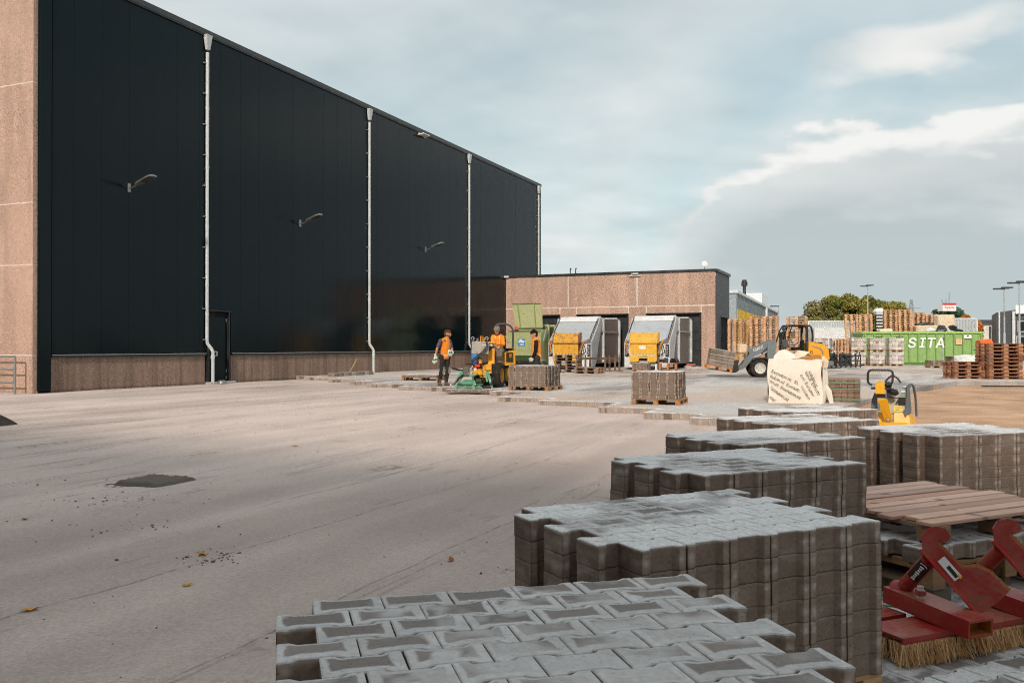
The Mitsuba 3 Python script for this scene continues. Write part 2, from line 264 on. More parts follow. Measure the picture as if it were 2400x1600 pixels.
scene['glass_dark'] = pr({'type': 'rgb', 'value': (0.02, 0.025, 0.03)}, 0.06, specular=0.6)
scene['leaf_mat'] = pr(proc(lambda p, n, uv: decode(uv)[0] * (0.65 + 0.7 * noise(p.x * 2.2, p.y * 2.2, p.z * 2.2))), 0.7, specular=0.3)
# ------------------------------------------------------------------ ground
def grid(x0, x1, y0, y1, st, h):
    xs, ys = np.arange(x0, x1 + st / 2, st), np.arange(y0, y1 + st / 2, st)
    X, Y = np.meshgrid(xs, ys); Z = h(X, Y); v = np.stack([X, Y, Z], -1).reshape(-1, 3); w = len(xs)
    i, j = np.meshgrid(np.arange(len(ys) - 1), np.arange(w - 1), indexing='ij'); q = (i * w + j).ravel()
    f = np.vstack([np.stack([q, q + 1, q + w + 1], 1), np.stack([q, q + w + 1, q + w], 1)])
    return v, f
def relief(X, Y):
    a = (X - C0[0]) * N[0] + (Y - C0[1]) * N[1]; b = (X - C0[0]) * D[0] + (Y - C0[1]) * D[1]; z0 = np.zeros_like(X)
    q = lambda sa, sb, s: meshkit.fbm(np.stack([a * sa, b * sb, z0], -1), 3, s) - 0.5
    h = 0.035 * q(0.5, 0.12, 1) + 0.02 * q(2.4, 0.25, 2) + 0.012 * q(3.0, 2.0, 3) + 0.006 * q(9, 7, 4)
    for a0, dpt in ((16.4, .006), (17.3, .005), (18.3, .006), (19.45, .007), (20.9, .008), (13.2, .01), (12.4, .01), (10.3, .012), (8.1, .012)): h = h - dpt * np.exp(-((a - a0) / .09) ** 2)
    near = np.clip((Y - 1.5) / 2, 0.3, 1)
    return h * near - 0.015
e = relief
gx0, gx1, gy0, gy1 = -34.0, 13.0, 1.0, 46.0
def edge_fade(X, Y):
    w = np.clip(np.minimum.reduce([X - gx0, gx1 - X, Y - gy0, gy1 - Y]) / 1.0, 0, 1); return relief(X, Y) * w - 0.02 * (1 - w)
v, f = grid(gx0, gx1, gy0, gy1, 0.125, edge_fade)
scene['sand_bed'] = {**mikit.ply(trimesh.Trimesh(v, f, process=False), 'sand_mat', smooth=True)}; labels['sand_bed'] = {'kind': 'structure'}
g = MB(); g.flat([(-1500, -1500, -0.06), (1500, -1500, -0.06), (1500, 1500, -0.06), (-1500, 1500, -0.06)], [(0, 1, 2, 3)])
struct('ground', g, 'sand_mat')
# ------------------------------------------------------------------ pavers
ST = [(-.0965, .0705), (-.066, .0705), (-.046, .053), (.046, .053), (.066, .0705), (.0965, .0705)]
PT = 0.085
def paver_arrays(vid, h=PT, bottom=False):
    ch = 0.0035 if vid < 20 else 0.0010
    out = [(x, -w) for x, w in ST] + [(x, w) for x, w in ST[::-1]]; n = len(out); c = np.array(out)
    ins = np.array([(x - ch * np.sign(x) if abs(x) > .09 else x, (w - ch) * s) for s, seq in ((-1, ST), (1, ST[::-1])) for x, w in seq])
    V, F, NN, U = [], [], [], []
    def quad(p, uv):
        k = sum(len(q) for q in V); p = np.array(p, float); nn = np.cross(p[1] - p[0], p[2] - p[0]); nn /= np.linalg.norm(nn) + 1e-12
        V.append(p); NN.append(np.tile(nn, (4, 1))); U.append(np.array(uv, float)); F.extend([(k, k + 1, k + 2), (k, k + 2, k + 3)])
    for i in range(n):
        j = (i + 1) % n; A, B = c[i], c[j]; a, b = ins[i], ins[j]
        quad([(*A, 0), (*B, 0), (*B, h - ch), (*A, h - ch)], [(vid + A[0], 100), (vid + B[0], 100), (vid + B[0], 100 + h - ch), (vid + A[0], 100 + h - ch)])
        quad([(*A, h - ch), (*B, h - ch), (*b, h), (*a, h)], [(vid + A[0], A[1]), (vid + B[0], B[1]), (vid + b[0], b[1]), (vid + a[0], a[1])])
    for i in range(5):
        p = [(*ins[i], h), (*ins[i + 1], h), (*ins[n - 2 - i], h), (*ins[n - 1 - i], h)]; quad(p, [(vid + q[0], q[1]) for q in p])
    return np.vstack(V), np.array(F), np.vstack(NN), np.vstack(U)
PAVER = {}
def paver_dict(vid):
    if vid not in PAVER:
        V, F, NN, U = paver_arrays(vid); PAVER[vid] = {'type': 'ply', 'filename': meshkit.write_ply((V, F), False, U, None, normals=NN), 'face_normals': False}
    return PAVER[vid]
PITCH, LN = 0.1235, 0.197
RP = random.Random(21)
def paver_stack(x, y, deg, z0, label, layers=7, nA=6, nB=8, heavy=True, first=1, group='stacks of bone-shaped pavers along the sand', sx=1.0):
    """Rows run along local x; the reference point is the near left corner of the stack."""
    t = thing('paver_stack', label, 'paver stack', group); base = place(x, y, z0, deg) @ T4().scale([sx, 1, 1])
    for L in range(layers):
        lx, ly = RP.uniform(-.004, .004), RP.uniform(-.004, .004)
        for j in range(nB):
            off = 0.1 if (j + first) % 2 else 0.0
            for i in range(nA):
                if L < layers - 1 and 0 < i < nA - 1 and 0 < j < nB - 1: continue
                vid = RP.choice([1, 2, 3, 4, 5, 6] + ([] if heavy else [7, 8, 9])) + (10 if heavy else 0) + (20 if L < layers - 1 else 0)
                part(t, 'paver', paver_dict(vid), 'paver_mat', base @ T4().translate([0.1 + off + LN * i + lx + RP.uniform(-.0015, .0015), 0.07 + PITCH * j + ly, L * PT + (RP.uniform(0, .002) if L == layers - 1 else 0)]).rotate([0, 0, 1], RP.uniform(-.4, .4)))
    return t
WOODS = ['c8a078', 'bd9469', 'd0aa80', 'b48a62', 'c29a70']
def pallet_mesh(L=1.2, W=1.0, h=0.135, col=None, rnd=None, grime=0.4, deck=7):
    rnd = rnd or RP; m = MB(hx(WOODS[0]), grime); k = lambda: hx(rnd.choice(WOODS), rnd.uniform(.75, 1.1)) if col is None else tuple(np.array(col) * rnd.uniform(.8, 1.1))
    w = W / (deck + (deck - 1) * 0.28)
    for i in range(deck): m.box((L / 2, w / 2 + i * w * 1.28, h - .01), (L, w, .02), k())
    for i in range(3):
        xx = .05 + i * (L - .1) / 2; m.box((xx, W / 2, h - .03), (.1, W, .02), k()); m.box((xx, W / 2, .01), (.1, W, .02), k())
        for j in range(3): m.box((xx, .06 + j * (W - .12) / 2, .02 + (h - .06) / 2), (.1, .12, h - .06), k())
    return m
STACKS = [
    (-0.435, 1.63, 14.8, 'stack of grey bone-shaped pavers closest to the camera, seen from above', False, 0, 6, 8),
    (0.345, 2.92, 26.5, 'tall stack of bone-shaped pavers with pale tops, second from the camera', True, 1, 7, 7),
    (0.92, 4.63, 26.0, 'frosted paver stack, third from the camera in the row', True, 1, 7, 7),
    (1.50, 6.09, 26.0, 'frosted paver stack, fourth from the camera in the row', True, 1, 7, 7),
    (2.26, 7.72, 25.0, 'frosted paver stack, fifth from the camera in the row', True, 1, 7, 7),
    (2.80, 9.10, 24.0, 'whitest and farthest paver stack of the row beside the sand', True, 1, 7, 7),
    (3.15, 6.70, 20.0, 'wide paver stack behind the loose wooden pallet, cut off by the right edge', True, 1, 7, 7)]
for i, (x, y, dg, lb, hv, fs, ly, nb_) in enumerate(STACKS):
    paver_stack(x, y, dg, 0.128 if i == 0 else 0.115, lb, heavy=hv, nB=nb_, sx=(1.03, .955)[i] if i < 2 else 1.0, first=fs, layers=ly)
    solo('wooden_pallet', pallet_mesh(1.2, 0.86, .115), 'wood_mat', 'wooden pallet under the ' + lb.split(',')[0].replace('stack of ', '') + ', ' + ['first', 'second', 'third', 'fourth', 'fifth', 'sixth', 'right-hand'][i] + ' stack', 'pallet', place(x, y, 0.0, dg) @ T4().translate([0.05, 0.02, 0]))
# ------------------------------------------------------------------ the new paving beyond the sand (frame: x along facades, y along the hall)
EDGE = [(-.1, 12.6), (1.2, 12.6), (1.2, 11.6), (3.2, 11.6), (3.2, 10.3), (5.2, 10.3), (5.2, 8.9), (6.9, 8.9), (6.9, 7.3), (9.0, 7.3), (9.0, 5.9), (13.0, 5.9), (13.0, 4.25), (14.4, 4.25), (14.4, 1.7),
        (15.9, 1.7), (15.9, .72), (17.9, .72), (17.9, -.85), (19.2, -.85), (19.2, -2.05), (20.3, -2.05), (20.3, -3.0), (21.6, -3.0)]
PZ = 0.11
from shapely.geometry import Polygon
poly = Polygon(EDGE + [(22.6, -1.0), (23.2, 4.0), (24.6, 12.0), (26.0, 18.0), (60, 18.0), (60, 75), (-.1, 75)])
tm = trimesh.creation.extrude_polygon(poly.buffer(-.13, join_style=2), PZ + .2, engine='earcut'); tv = np.array(tm.vertices); tv[:, 2] -= .2
pm = MB(); pm.flat(tv, [tuple(q) for q in tm.faces]); scene['paving'] = {**pm.bake(), 'bsdf': ref('paving_mat'), 'to_world': BUILD}; labels['paving'] = {'kind': 'structure'}
rp = random.Random(5)
for k in range(len(EDGE) - 1):   # the exposed outer course, stone by stone
    (x0, y0), (x1, y1) = EDGE[k], EDGE[k + 1]; along = abs(x1 - x0) > abs(y1 - y0); L = abs(x1 - x0) + abs(y1 - y0); n = max(1, int(round(L / .2)))
    for i in range(n):
        t = (i + .5) / n; jx = rp.uniform(-.012, .012); w = rp.choice([.06, .1, .12])
        if along: x, y, dg = x0 + (x1 - x0) * t, y0 + .062 + jx, 0
        else: x, y, dg = x0 - .062 - jx if False else x0 + .062, y0 + (y1 - y0) * t, 90
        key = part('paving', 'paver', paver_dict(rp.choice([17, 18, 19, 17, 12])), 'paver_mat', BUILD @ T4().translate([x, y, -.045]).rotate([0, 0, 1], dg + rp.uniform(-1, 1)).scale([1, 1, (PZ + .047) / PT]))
# the older paving under the brush, bottom right: stones as far as they can be told apart
nb = thing('old_paving', 'x', 'x'); labels[nb] = {'kind': 'structure'}
base = MB(hx('6b655e')); base.flat([(1.0, 2.6, -.055), (3.6, 2.6, -.055), (3.6, 7.0, -.055), (1.0, 7.0, -.055)], [(0, 1, 2, 3)])
part(nb, 'bedding', base, 'matte')
B0 = place(1.35, 2.75, 0.01 - PT, 27); cnt = 0
for j in range(22):
    for i in range(11):
        x, y = .2 * i + (.1 if j % 2 else 0), PITCH * j
        c, s_ = math.cos(math.radians(27)), math.sin(math.radians(27)); wx, wy = 1.35 + c * x - s_ * y, 2.75 + s_ * x + c * y
        if wx > .62 * wy or wx < .9 + .05 * wy or wy > 5.2: continue
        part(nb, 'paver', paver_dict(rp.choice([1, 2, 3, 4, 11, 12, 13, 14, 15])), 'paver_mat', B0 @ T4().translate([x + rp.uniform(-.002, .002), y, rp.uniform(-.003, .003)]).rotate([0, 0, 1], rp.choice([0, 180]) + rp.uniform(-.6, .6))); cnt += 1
# ------------------------------------------------------------------ the dark hall
HALL_L, HALL_H, LEDGE = 41.46, 13.27, 1.13
hall = thing('dark_hall', 'huge black panel-clad hall with pink aggregate concrete base', 'hall')
anth = hx('1b2326'); anth2 = hx('2a3235')
core = MB(hx('15191b')); core.box((-15.06, HALL_L / 2, HALL_H / 2 - .2), (30, HALL_L - .1, HALL_H - .4)); part(hall, 'wall', core, 'matte', BUILD)
rr = random.Random(3)
edges = [0.42, 1.2, 2.28, 3.4, 4.48, 5.61]
while edges[-1] < HALL_L - 1.3: edges.append(edges[-1] + 1.115)
edges.append(HALL_L)
for i in range(len(edges) - 1):
    y0, y1 = edges[i] + .004, edges[i + 1] - .004; z0 = LEDGE + .03
    if 7.05 < y0 and y1 < 8.45: z0 = 2.78
    m = MB(); tl = rr.uniform(-.0012, .0012); tz = rr.uniform(-.003, .003)
    P = [(-.05, y0, z0), (tl, y0, z0), (-tl, y1, z0), (-.05, y1, z0), (-.05, y0, HALL_H - .25), (tl + tz, y0, HALL_H - .25), (-tl + tz, y1, HALL_H - .25), (-.05, y1, HALL_H - .25)]
    if not (y0 < 8.39 and y1 > 7.13 and z0 < 2): m.flat(P, BOXF)
    else:   # panels cut around the door
        lo, hi = 7.1, 8.42
        for a, b, zz in ((y0, min(y1, lo), z0), (max(y0, hi), y1, z0), (max(y0, lo), min(y1, hi), 2.80)):
            if b - a > .01: m.box((-.025, (a + b) / 2, (zz + HALL_H - .25) / 2), (.05, b - a, HALL_H - .25 - zz))
    part(hall, 'panel', m, 'panel_mat', BUILD)
m = MB(anth2); m.box((.0, HALL_L / 2 + .02, HALL_H - .11), (.16, HALL_L + .1, .22), ch=.02); m.box((.02, HALL_L / 2, HALL_H - .235), (.09, HALL_L, .03)); m.box((-15, -.02, HALL_H - .11), (30, .16, .22)); part(hall, 'coping', m, 'paint', BUILD)
m = MB(hx('151d20')); m.box((.0, .17, HALL_H / 2 - .1), (.08, .42, HALL_H - .3), ch=.012); m.box((.0, -.03, HALL_H / 2 - .1), (.06, .05, HALL_H - .3)); part(hall, 'corner_trim', m, 'panel_mat', BUILD)
m = MB(hx('151d20')); m.box((.0, HALL_L - .03, HALL_H / 2), (.07, .14, HALL_H - .5)); part(hall, 'corner_trim', m, 'panel_mat', BUILD)
for y0, y1 in ((.42, 7.06), (8.48, HALL_L)):
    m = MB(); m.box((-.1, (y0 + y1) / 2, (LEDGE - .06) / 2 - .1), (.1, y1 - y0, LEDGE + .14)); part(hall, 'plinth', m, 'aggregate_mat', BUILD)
    m = MB(hx('9aa0a0')); m.box((-.015, (y0 + y1) / 2, LEDGE + .005), (.12, y1 - y0, .022)); m.box((.02, (y0 + y1) / 2, LEDGE - .04), (.03, y1 - y0, .065), anth); part(hall, 'ledge', m, 'paint', BUILD)
# left gable of pink aggregate slabs with pale joints
zs = [-.1, 1.13, 3.86, 5.73, 9.35, 12.95]
for i in range(5):
    for x0, x1 in ((-4.0, -.05), (-8, -4.02), (-12, -8.02)):
        m = MB(); m.box(((x0 + x1) / 2, -.1, (zs[i] + zs[i + 1]) / 2), (x1 - x0, .2, zs[i + 1] - zs[i] - .025), ch=.006); part(hall, 'slab', m, 'aggregate_mat', BUILD)
m = MB(hx('dccdbf')); m.box((-6.04, -.098, 6.4), (11.96, .2, 12.9)); part(hall, 'joint_filler', m, 'matte', BUILD)
# door
dk = MB(hx('12181b')); dk.box((-.06, 7.70, 1.27), (.05, 1.02, 2.5), ch=.004); d = part(hall, 'door', dk, 'panel_mat', BUILD)
m = MB(hx('1b2225')); m.box((.01, 7.15, 1.36), (.1, .06, 2.72)); m.box((.01, 8.28, 1.36), (.1, .06, 2.72)); m.box((.012, 7.72, 2.755), (.12, 1.3, .05)); m.box((-.06, 8.36, 1.3), (.06, .12, 2.6)); part(d, 'frame', m, 'paint', BUILD)
m = MB(hx('8a8f90')); m.box((.0, 8.17, 2.4), (.03, .03, .12)); m.box((.0, 8.17, .45), (.03, .03, .12)); m.box((.0, 8.17, .2), (.03, .03, .1)); part(d, 'hinge', m, 'metal', BUILD)
m = MB(hx('4a4f50')); m.tube([(-.03, 7.33, 1.08), (.02, 7.33, 1.08), (.03, 7.36, 1.08), (.03, 7.45, 1.08)], .012); part(d, 'handle', m, 'metal', BUILD)
m = MB(hx('a9a69f')); m.box((.12, 7.75, -.0), (.34, 1.35, .12), ch=.02); solo('door_step', m, 'matte', 'pale concrete step in front of the black door', 'step', BUILD)
m = MB(hx('9a9c98')); m.lathe([(.0, .12), (.13, .12), (.16, .09), (.17, 0)], (.38, 7.5, .0)); m.lathe([(.0, .02), (.03, .02)], (.3, 7.5, .1)); solo('drain_cap', m, 'metal', 'small round grey drain cap beside the black door step', 'drain')
scene[list(scene)[-1]]['to_world'] = BUILD
# downspouts
zinc = hx('c2c6c6')
for k, (yy, lb) in enumerate(((7.02, 'grey downspout beside the black door, nearest of four'), (18.23, 'grey downspout second along the dark wall'), (29.41, 'grey downspout third along the dark wall, left of the low building'), (40.92, 'grey downspout at the far end of the dark wall'))):
    t = thing('downspout', lb, 'downspout', 'grey downspouts on the dark wall')
    m = MB(zinc, .0); zt = 12.4; yo = .0
    jog = [(.09, yy, zt)] + [(.09, yy, z) for z in (9, 6, 3, 1.62)] + [(.1, yy + .02, 1.5), (.2, yy + .12, 1.3), (.24, yy + .15, 1.2), (.24, yy + .15, 1.05), (.24, yy + .15, -.05)]
    m.tube(jog, .062, n=12)
    for z in (10.3, 8.1, 5.9, 3.7, 2.6): m.lathe([(.062, -.05), (.07, -.05), (.07, .05), (.062, .05)], (.09, yy, z), n=12)
    m.lathe([(.066, -.06), (.078, -.06), (.078, .06), (.066, .06)], (.24, yy + .15, 1.0), n=12); part(t, 'pipe', m, 'paint', BUILD)
    m = MB(zinc, .1); m.hull([(.09 + sx * w, yy + sy * w2, z) for z, w, w2 in ((12.9, .10, .13), (13.02, .11, .14), (12.5, .065, .07)) for sx in (-.6, 1) for sy in (-1, 1)]); m.box((.11, yy, 13.03), (.2, .3, .03)); part(t, 'hopper', m, 'paint', BUILD)
    z = 12.0
    while z > 1.4: part(t, 'bracket', MB(zinc, .1).box((.05, yy - .03, z), (.1, .22, .025)).box((.05, yy - .13, z), (.1, .012, .04)), 'metal', BUILD); z -= 1.15
    if k == 0: part(t, 'tap', MB(zinc).box((.3, yy + .3, 1.12), (.03, .03, .16)).box((.26, yy + .26, 1.2), (.1, .1, .03)).box((.27, yy + .27, 1.05), (.1, .08, .025)), 'metal', BUILD)
# lamps on arms
for k, (yy, lb) in enumerate(((3.39, 'grey arm lamp on the dark wall above the corner, nearest of three'), (12.79, 'grey arm lamp on the dark wall between first and second downspout'), (24.06, 'grey arm lamp on the dark wall between second and third downspout'))):
    t = thing('wall_lamp', lb, 'lamp', 'arm lamps on the dark wall'); gm = hx('8b8e8c')
    m = MB(gm); m.box((.02, yy, 6.74), (.04, .12, .3), ch=.008); m.tube([(.04, yy, 6.72), (.2, yy, 6.745), (.36, yy, 6.80)], .022); part(t, 'bracket', m, 'metal', BUILD)
    o = np.array((.33, yy, 6.80)); ux = np.array((.955, 0, .297)); uy = np.array((0, 1.0, 0))
    m = MB(hx('9a9b97')); m.prism([(0, -.05), (.12, -.12), (.62, -.17), (.80, -.15), (.84, 0), (.80, .15), (.62, .17), (.12, .12), (0, .05)], .055, o, ux, uy); m.prism([(.1, -.06), (.5, -.1), (.5, .1), (.1, .06)], .03, o + np.cross(ux, uy) * .055, ux, uy); part(t, 'head', m, 'metal', BUILD)
    m = MB(hx('3a3d3d')); m.prism([(.3, -.12), (.74, -.13), (.74, .13), (.3, .12)], .012, o - np.cross(ux, uy) * .012, ux, uy); part(t, 'lens', m, 'paint', BUILD)
t = thing('flood_lamp', 'white flat floodlight high on the dark wall below the roof edge', 'lamp')
m = MB(hx('d9dad6')); m.box((.2, 23.6, 12.93), (.32, .72, .07), rot=roty(-.12), ch=.02); part(t, 'head', m, 'paint', BUILD); part(t, 'bracket', MB(hx('c8c9c6')).box((.05, 23.25, 12.93), (.1, .1, .12)).box((.05, 23.95, 12.93), (.1, .1, .12)), 'paint', BUILD)
# railing at the left corner
t = thing('railing', 'galvanised tube railing beside the pink concrete gable at the left edge', 'railing'); m = MB(hx('a3a6a4'))
for xx in (-.25, -2.2): m.tube([(xx, -.62, -.1), (xx, -.62, 1.1)], .032); part(t, 'post', m, 'metal', BUILD); m = MB(hx('a3a6a4'))
for z in (1.1, .72, .32): part(t, 'rail', MB(hx('a3a6a4')).tube([(-3.4, -.62, z), (-.25, -.62, z)], .026), 'metal', BUILD)
# ------------------------------------------------------------------ the low pink building
B2 = 35.1; BW, BH = 13.86, 5.93
low = thing('loading_building', 'low pink aggregate concrete building with three black dock doors', 'building')
DOORS = [(1.75, 3.86), (5.01, 8.44), (9.58, 12.99)]
def slab(x0, x1, z0, z1, y=B2): part(low, 'slab', MB().box(((x0 + x1) / 2, y + .1, (z0 + z1) / 2), (x1 - x0 - .02, .2, z1 - z0 - .02), ch=.005), 'aggregate_mat', BUILD)
for x0, x1 in ((.02, 4.42), (4.42, 8.99), (8.99, BW - .02)): slab(x0, x1, 3.9, BH)
for x0, x1 in ((.02, 1.75), (3.86, 5.01), (8.44, 9.58), (12.99, BW - .02)): slab(x0, x1, 0, 3.9)
for x0, x1 in DOORS: slab(x0, x1, 3.42, 3.9)
m = MB(hx('ece2d6'))
for x0, x1 in ((.02, 3.86 - .01), (3.86, BW - .05)): m.box(((x0 + x1) / 2, B2 + .105, 3.9), (x1 - x0, .216, .05))
for x, z0, z1 in ((4.42, 3.9, BH), (3.86, 3.42, 3.9), (5.01, 3.42, 3.9), (8.44, 3.42, 3.9), (9.58, 3.42, 3.9), (12.99, 3.42, 3.9)): m.box((x, B2 + .106, (z0 + z1) / 2), (.05, .215, z1 - z0 - .05))
m.box((8.99, B2 + .085, (3.92 + BH) / 2), (.07, .195, BH - 3.95), hx('d8d6d0')); part(low, 'joint_filler', m, 'matte', BUILD)
m = MB(hx('14181a')); m.box((BW / 2, B2 + 2.6, BH / 2 - .1), (BW - .1, 4.2, BH - .3)); part(low, 'wall', m, 'matte', BUILD)
m = MB(hx('23292c')); m.box((BW / 2, B2 + .12, BH + .085), (BW + .1, .34, .17), ch=.015); m.box((BW + .0, B2 + 2.4, BH + .0851), (.26, 4.6, .17)); part(low, 'coping', m, 'paint', BUILD)
for x0, x1 in DOORS:
    dd = part(low, 'dock_door', MB(hx('20272a')).box(((x0 + x1) / 2, B2 + .42, 1.7), (x1 - x0 - .05, .05, 3.4)), 'paint', BUILD)
    for k in range(6): part(dd, 'panel', MB(hx('262d30')).box(((x0 + x1) / 2, B2 + .38, .3 + k * .57), (x1 - x0 - .1, .04, .545), ch=.008), 'paint', BUILD)
    part(dd, 'frame', MB(hx('191e20')).box((x0 + .05, B2 + .2, 1.72), (.1, .34, 3.44)).box((x1 - .05, B2 + .2, 1.72), (.1, .34, 3.44)).box(((x0 + x1) / 2, B2 + .19, 3.43), (x1 - x0 + .06, .44, .07)), 'paint', BUILD)
# right flank in grey metal with an open doorway
ys = [B2 + .2 + i * .55 for i in range(9)]
for i in range(8):
    z0 = 3.25 if 2 <= i <= 6 else 0
    part(low, 'cladding_panel', MB().box((BW + .02, (ys[i] + ys[i + 1]) / 2, (z0 + BH) / 2), (.06, .545, BH - z0), ch=.006), 'grey_panel_mat', BUILD)
part(low, 'doorway', MB(hx('1d2225')).box((BW + .03, ys[2], 1.6), (.12, .09, 3.25)).box((BW + .03, ys[7], 1.6), (.12, .09, 3.25)).box((BW + .03, (ys[2] + ys[7]) / 2, 3.27), (.13, 2.85, .1)), 'paint', BUILD)
part(low, 'leaning_bar', MB(hx('8d8a84')).bar((BW + .9, ys[3], .05), (BW + .1, ys[3], 1.1), .05, .05), 'metal', BUILD)
m = MB(hx('cfd3d2')); m.box((8.9, B2 - .1, BH + .0), (.42, .3, .1), ch=.02); m.box((8.9, B2 - .12, BH - .12), (.7, .1, .05)); solo('dock_lamp', m, 'paint', 'white lamp above the middle joint of the low pink building', 'lamp', BUILD)
m = MB(hx('e2e4e2')); m.box((.12, B2 - .1, BH + .08), (.3, .25, .12), ch=.02); solo('dock_lamp', m, 'paint', 'white lamp where the low building meets the dark wall', 'lamp', BUILD)
for xx, lb in ((4.15, 'left of two thin vent pipes on the low roof'), (4.52, 'right of two thin vent pipes on the low roof')):
    solo('vent_pipe', MB(hx('2d3133')).tube([(xx, B2 + 1.2, BH - .1), (xx, B2 + 1.2, BH + .52), (xx + .03, B2 + 1.15, BH + .6), (xx + .09, B2 + 1.1, BH + .58)], .035), 'paint', lb, 'vent pipe', BUILD)
t = thing('roof_dish', 'small white dish on the right end of the low roof', 'antenna')
m = MB(hx('e9ebea')); m.lathe([(0, .06), (.12, .045), (.2, .0), (.17, .02), (0, .05)], (13.05, B2 + .9, BH + .55), (.55, -.7, .3)); part(t, 'dish', m, 'paint', BUILD); part(t, 'mast', MB(hx('8f9391')).tube([(13.0, B2 + .95, BH), (13.03, B2 + .95, BH + .5)], .022), 'metal', BUILD)
# ------------------------------------------------------------------ vehicles and containers
RUB, BLK, YEL, GRY = hx('2b2927'), hx('1a1b1c'), hx('e0991a'), hx('5f686c')
def wheel(t, c, Rr, Wd, T, axis=(1, 0, 0), rim='c9c6be', lug=True, name='wheel'):
    """Tyre with lugs, rim as its sub-part; c centre, axis the axle."""
    m = MB(RUB, .5); ax = np.asarray(axis, float); ax /= np.linalg.norm(ax)
    pr_ = [(Rr * .58, -Wd * .42), (Rr * .8, -Wd * .5), (Rr * .93, -Wd * .46), (Rr * .98, -Wd * .3), (Rr, 0), (Rr * .98, Wd * .3), (Rr * .93, Wd * .46), (Rr * .8, Wd * .5), (Rr * .58, Wd * .42)]
    m.lathe(pr_, c, ax, n=28)
    if lug:
        x = np.cross(ax, (0, 0, 1)); x /= np.linalg.norm(x); y = np.cross(ax, x)
        for k in range(22):
            for sg in (-1, 1):
                a = (k + .25 * sg) * 2 * PI / 22; rr_ = math.cos(a) * x + math.sin(a) * y; a2 = a + .16; r2 = math.cos(a2) * x + math.sin(a2) * y
                m.bar(np.array(c) + rr_ * Rr * .985 + ax * sg * Wd * .44, np.array(c) + r2 * Rr * 1.0 + ax * sg * Wd * .02, Rr * .1, Rr * .07, up=rr_)
    w = part(t, name, m, 'matte', T)
    m = MB(hx(rim), .5); m.lathe([(0, Wd * .2), (Rr * .2, Wd * .2), (Rr * .22, Wd * .1), (Rr * .48, Wd * .14), (Rr * .54, Wd * .4), (Rr * .6, Wd * .43), (Rr * .6, -Wd * .43), (Rr * .5, -Wd * .38), (0, -Wd * .3)], c, ax, n=24)
    x = np.cross(ax, (0, 0, 1)); x /= np.linalg.norm(x); y = np.cross(ax, x)
    for k in range(6): m.lathe([(0, .02), (.018, .02), (.018, -.01)], np.array(c) + ax * Wd * .13 + Rr * .33 * (math.cos(k * PI / 3) * x + math.sin(k * PI / 3) * y), ax, n=6, col=hx('6f6c66'))
    part(w, 'rim', m, 'paint', T); return w
def beacon(t, p, T, r=.055):
    b = part(t, 'beacon', MB(hx('d0561a'), .05).lathe([(r, 0), (r * .98, r * 1.4), (r * .7, r * 2.1), (0, r * 2.4)], p, n=14).lathe([(0, -r * .9), (r * 1.1, -r * .9), (r * 1.1, 0), (0, 0.001)], p, n=14, col=BLK), 'paint', T); return b
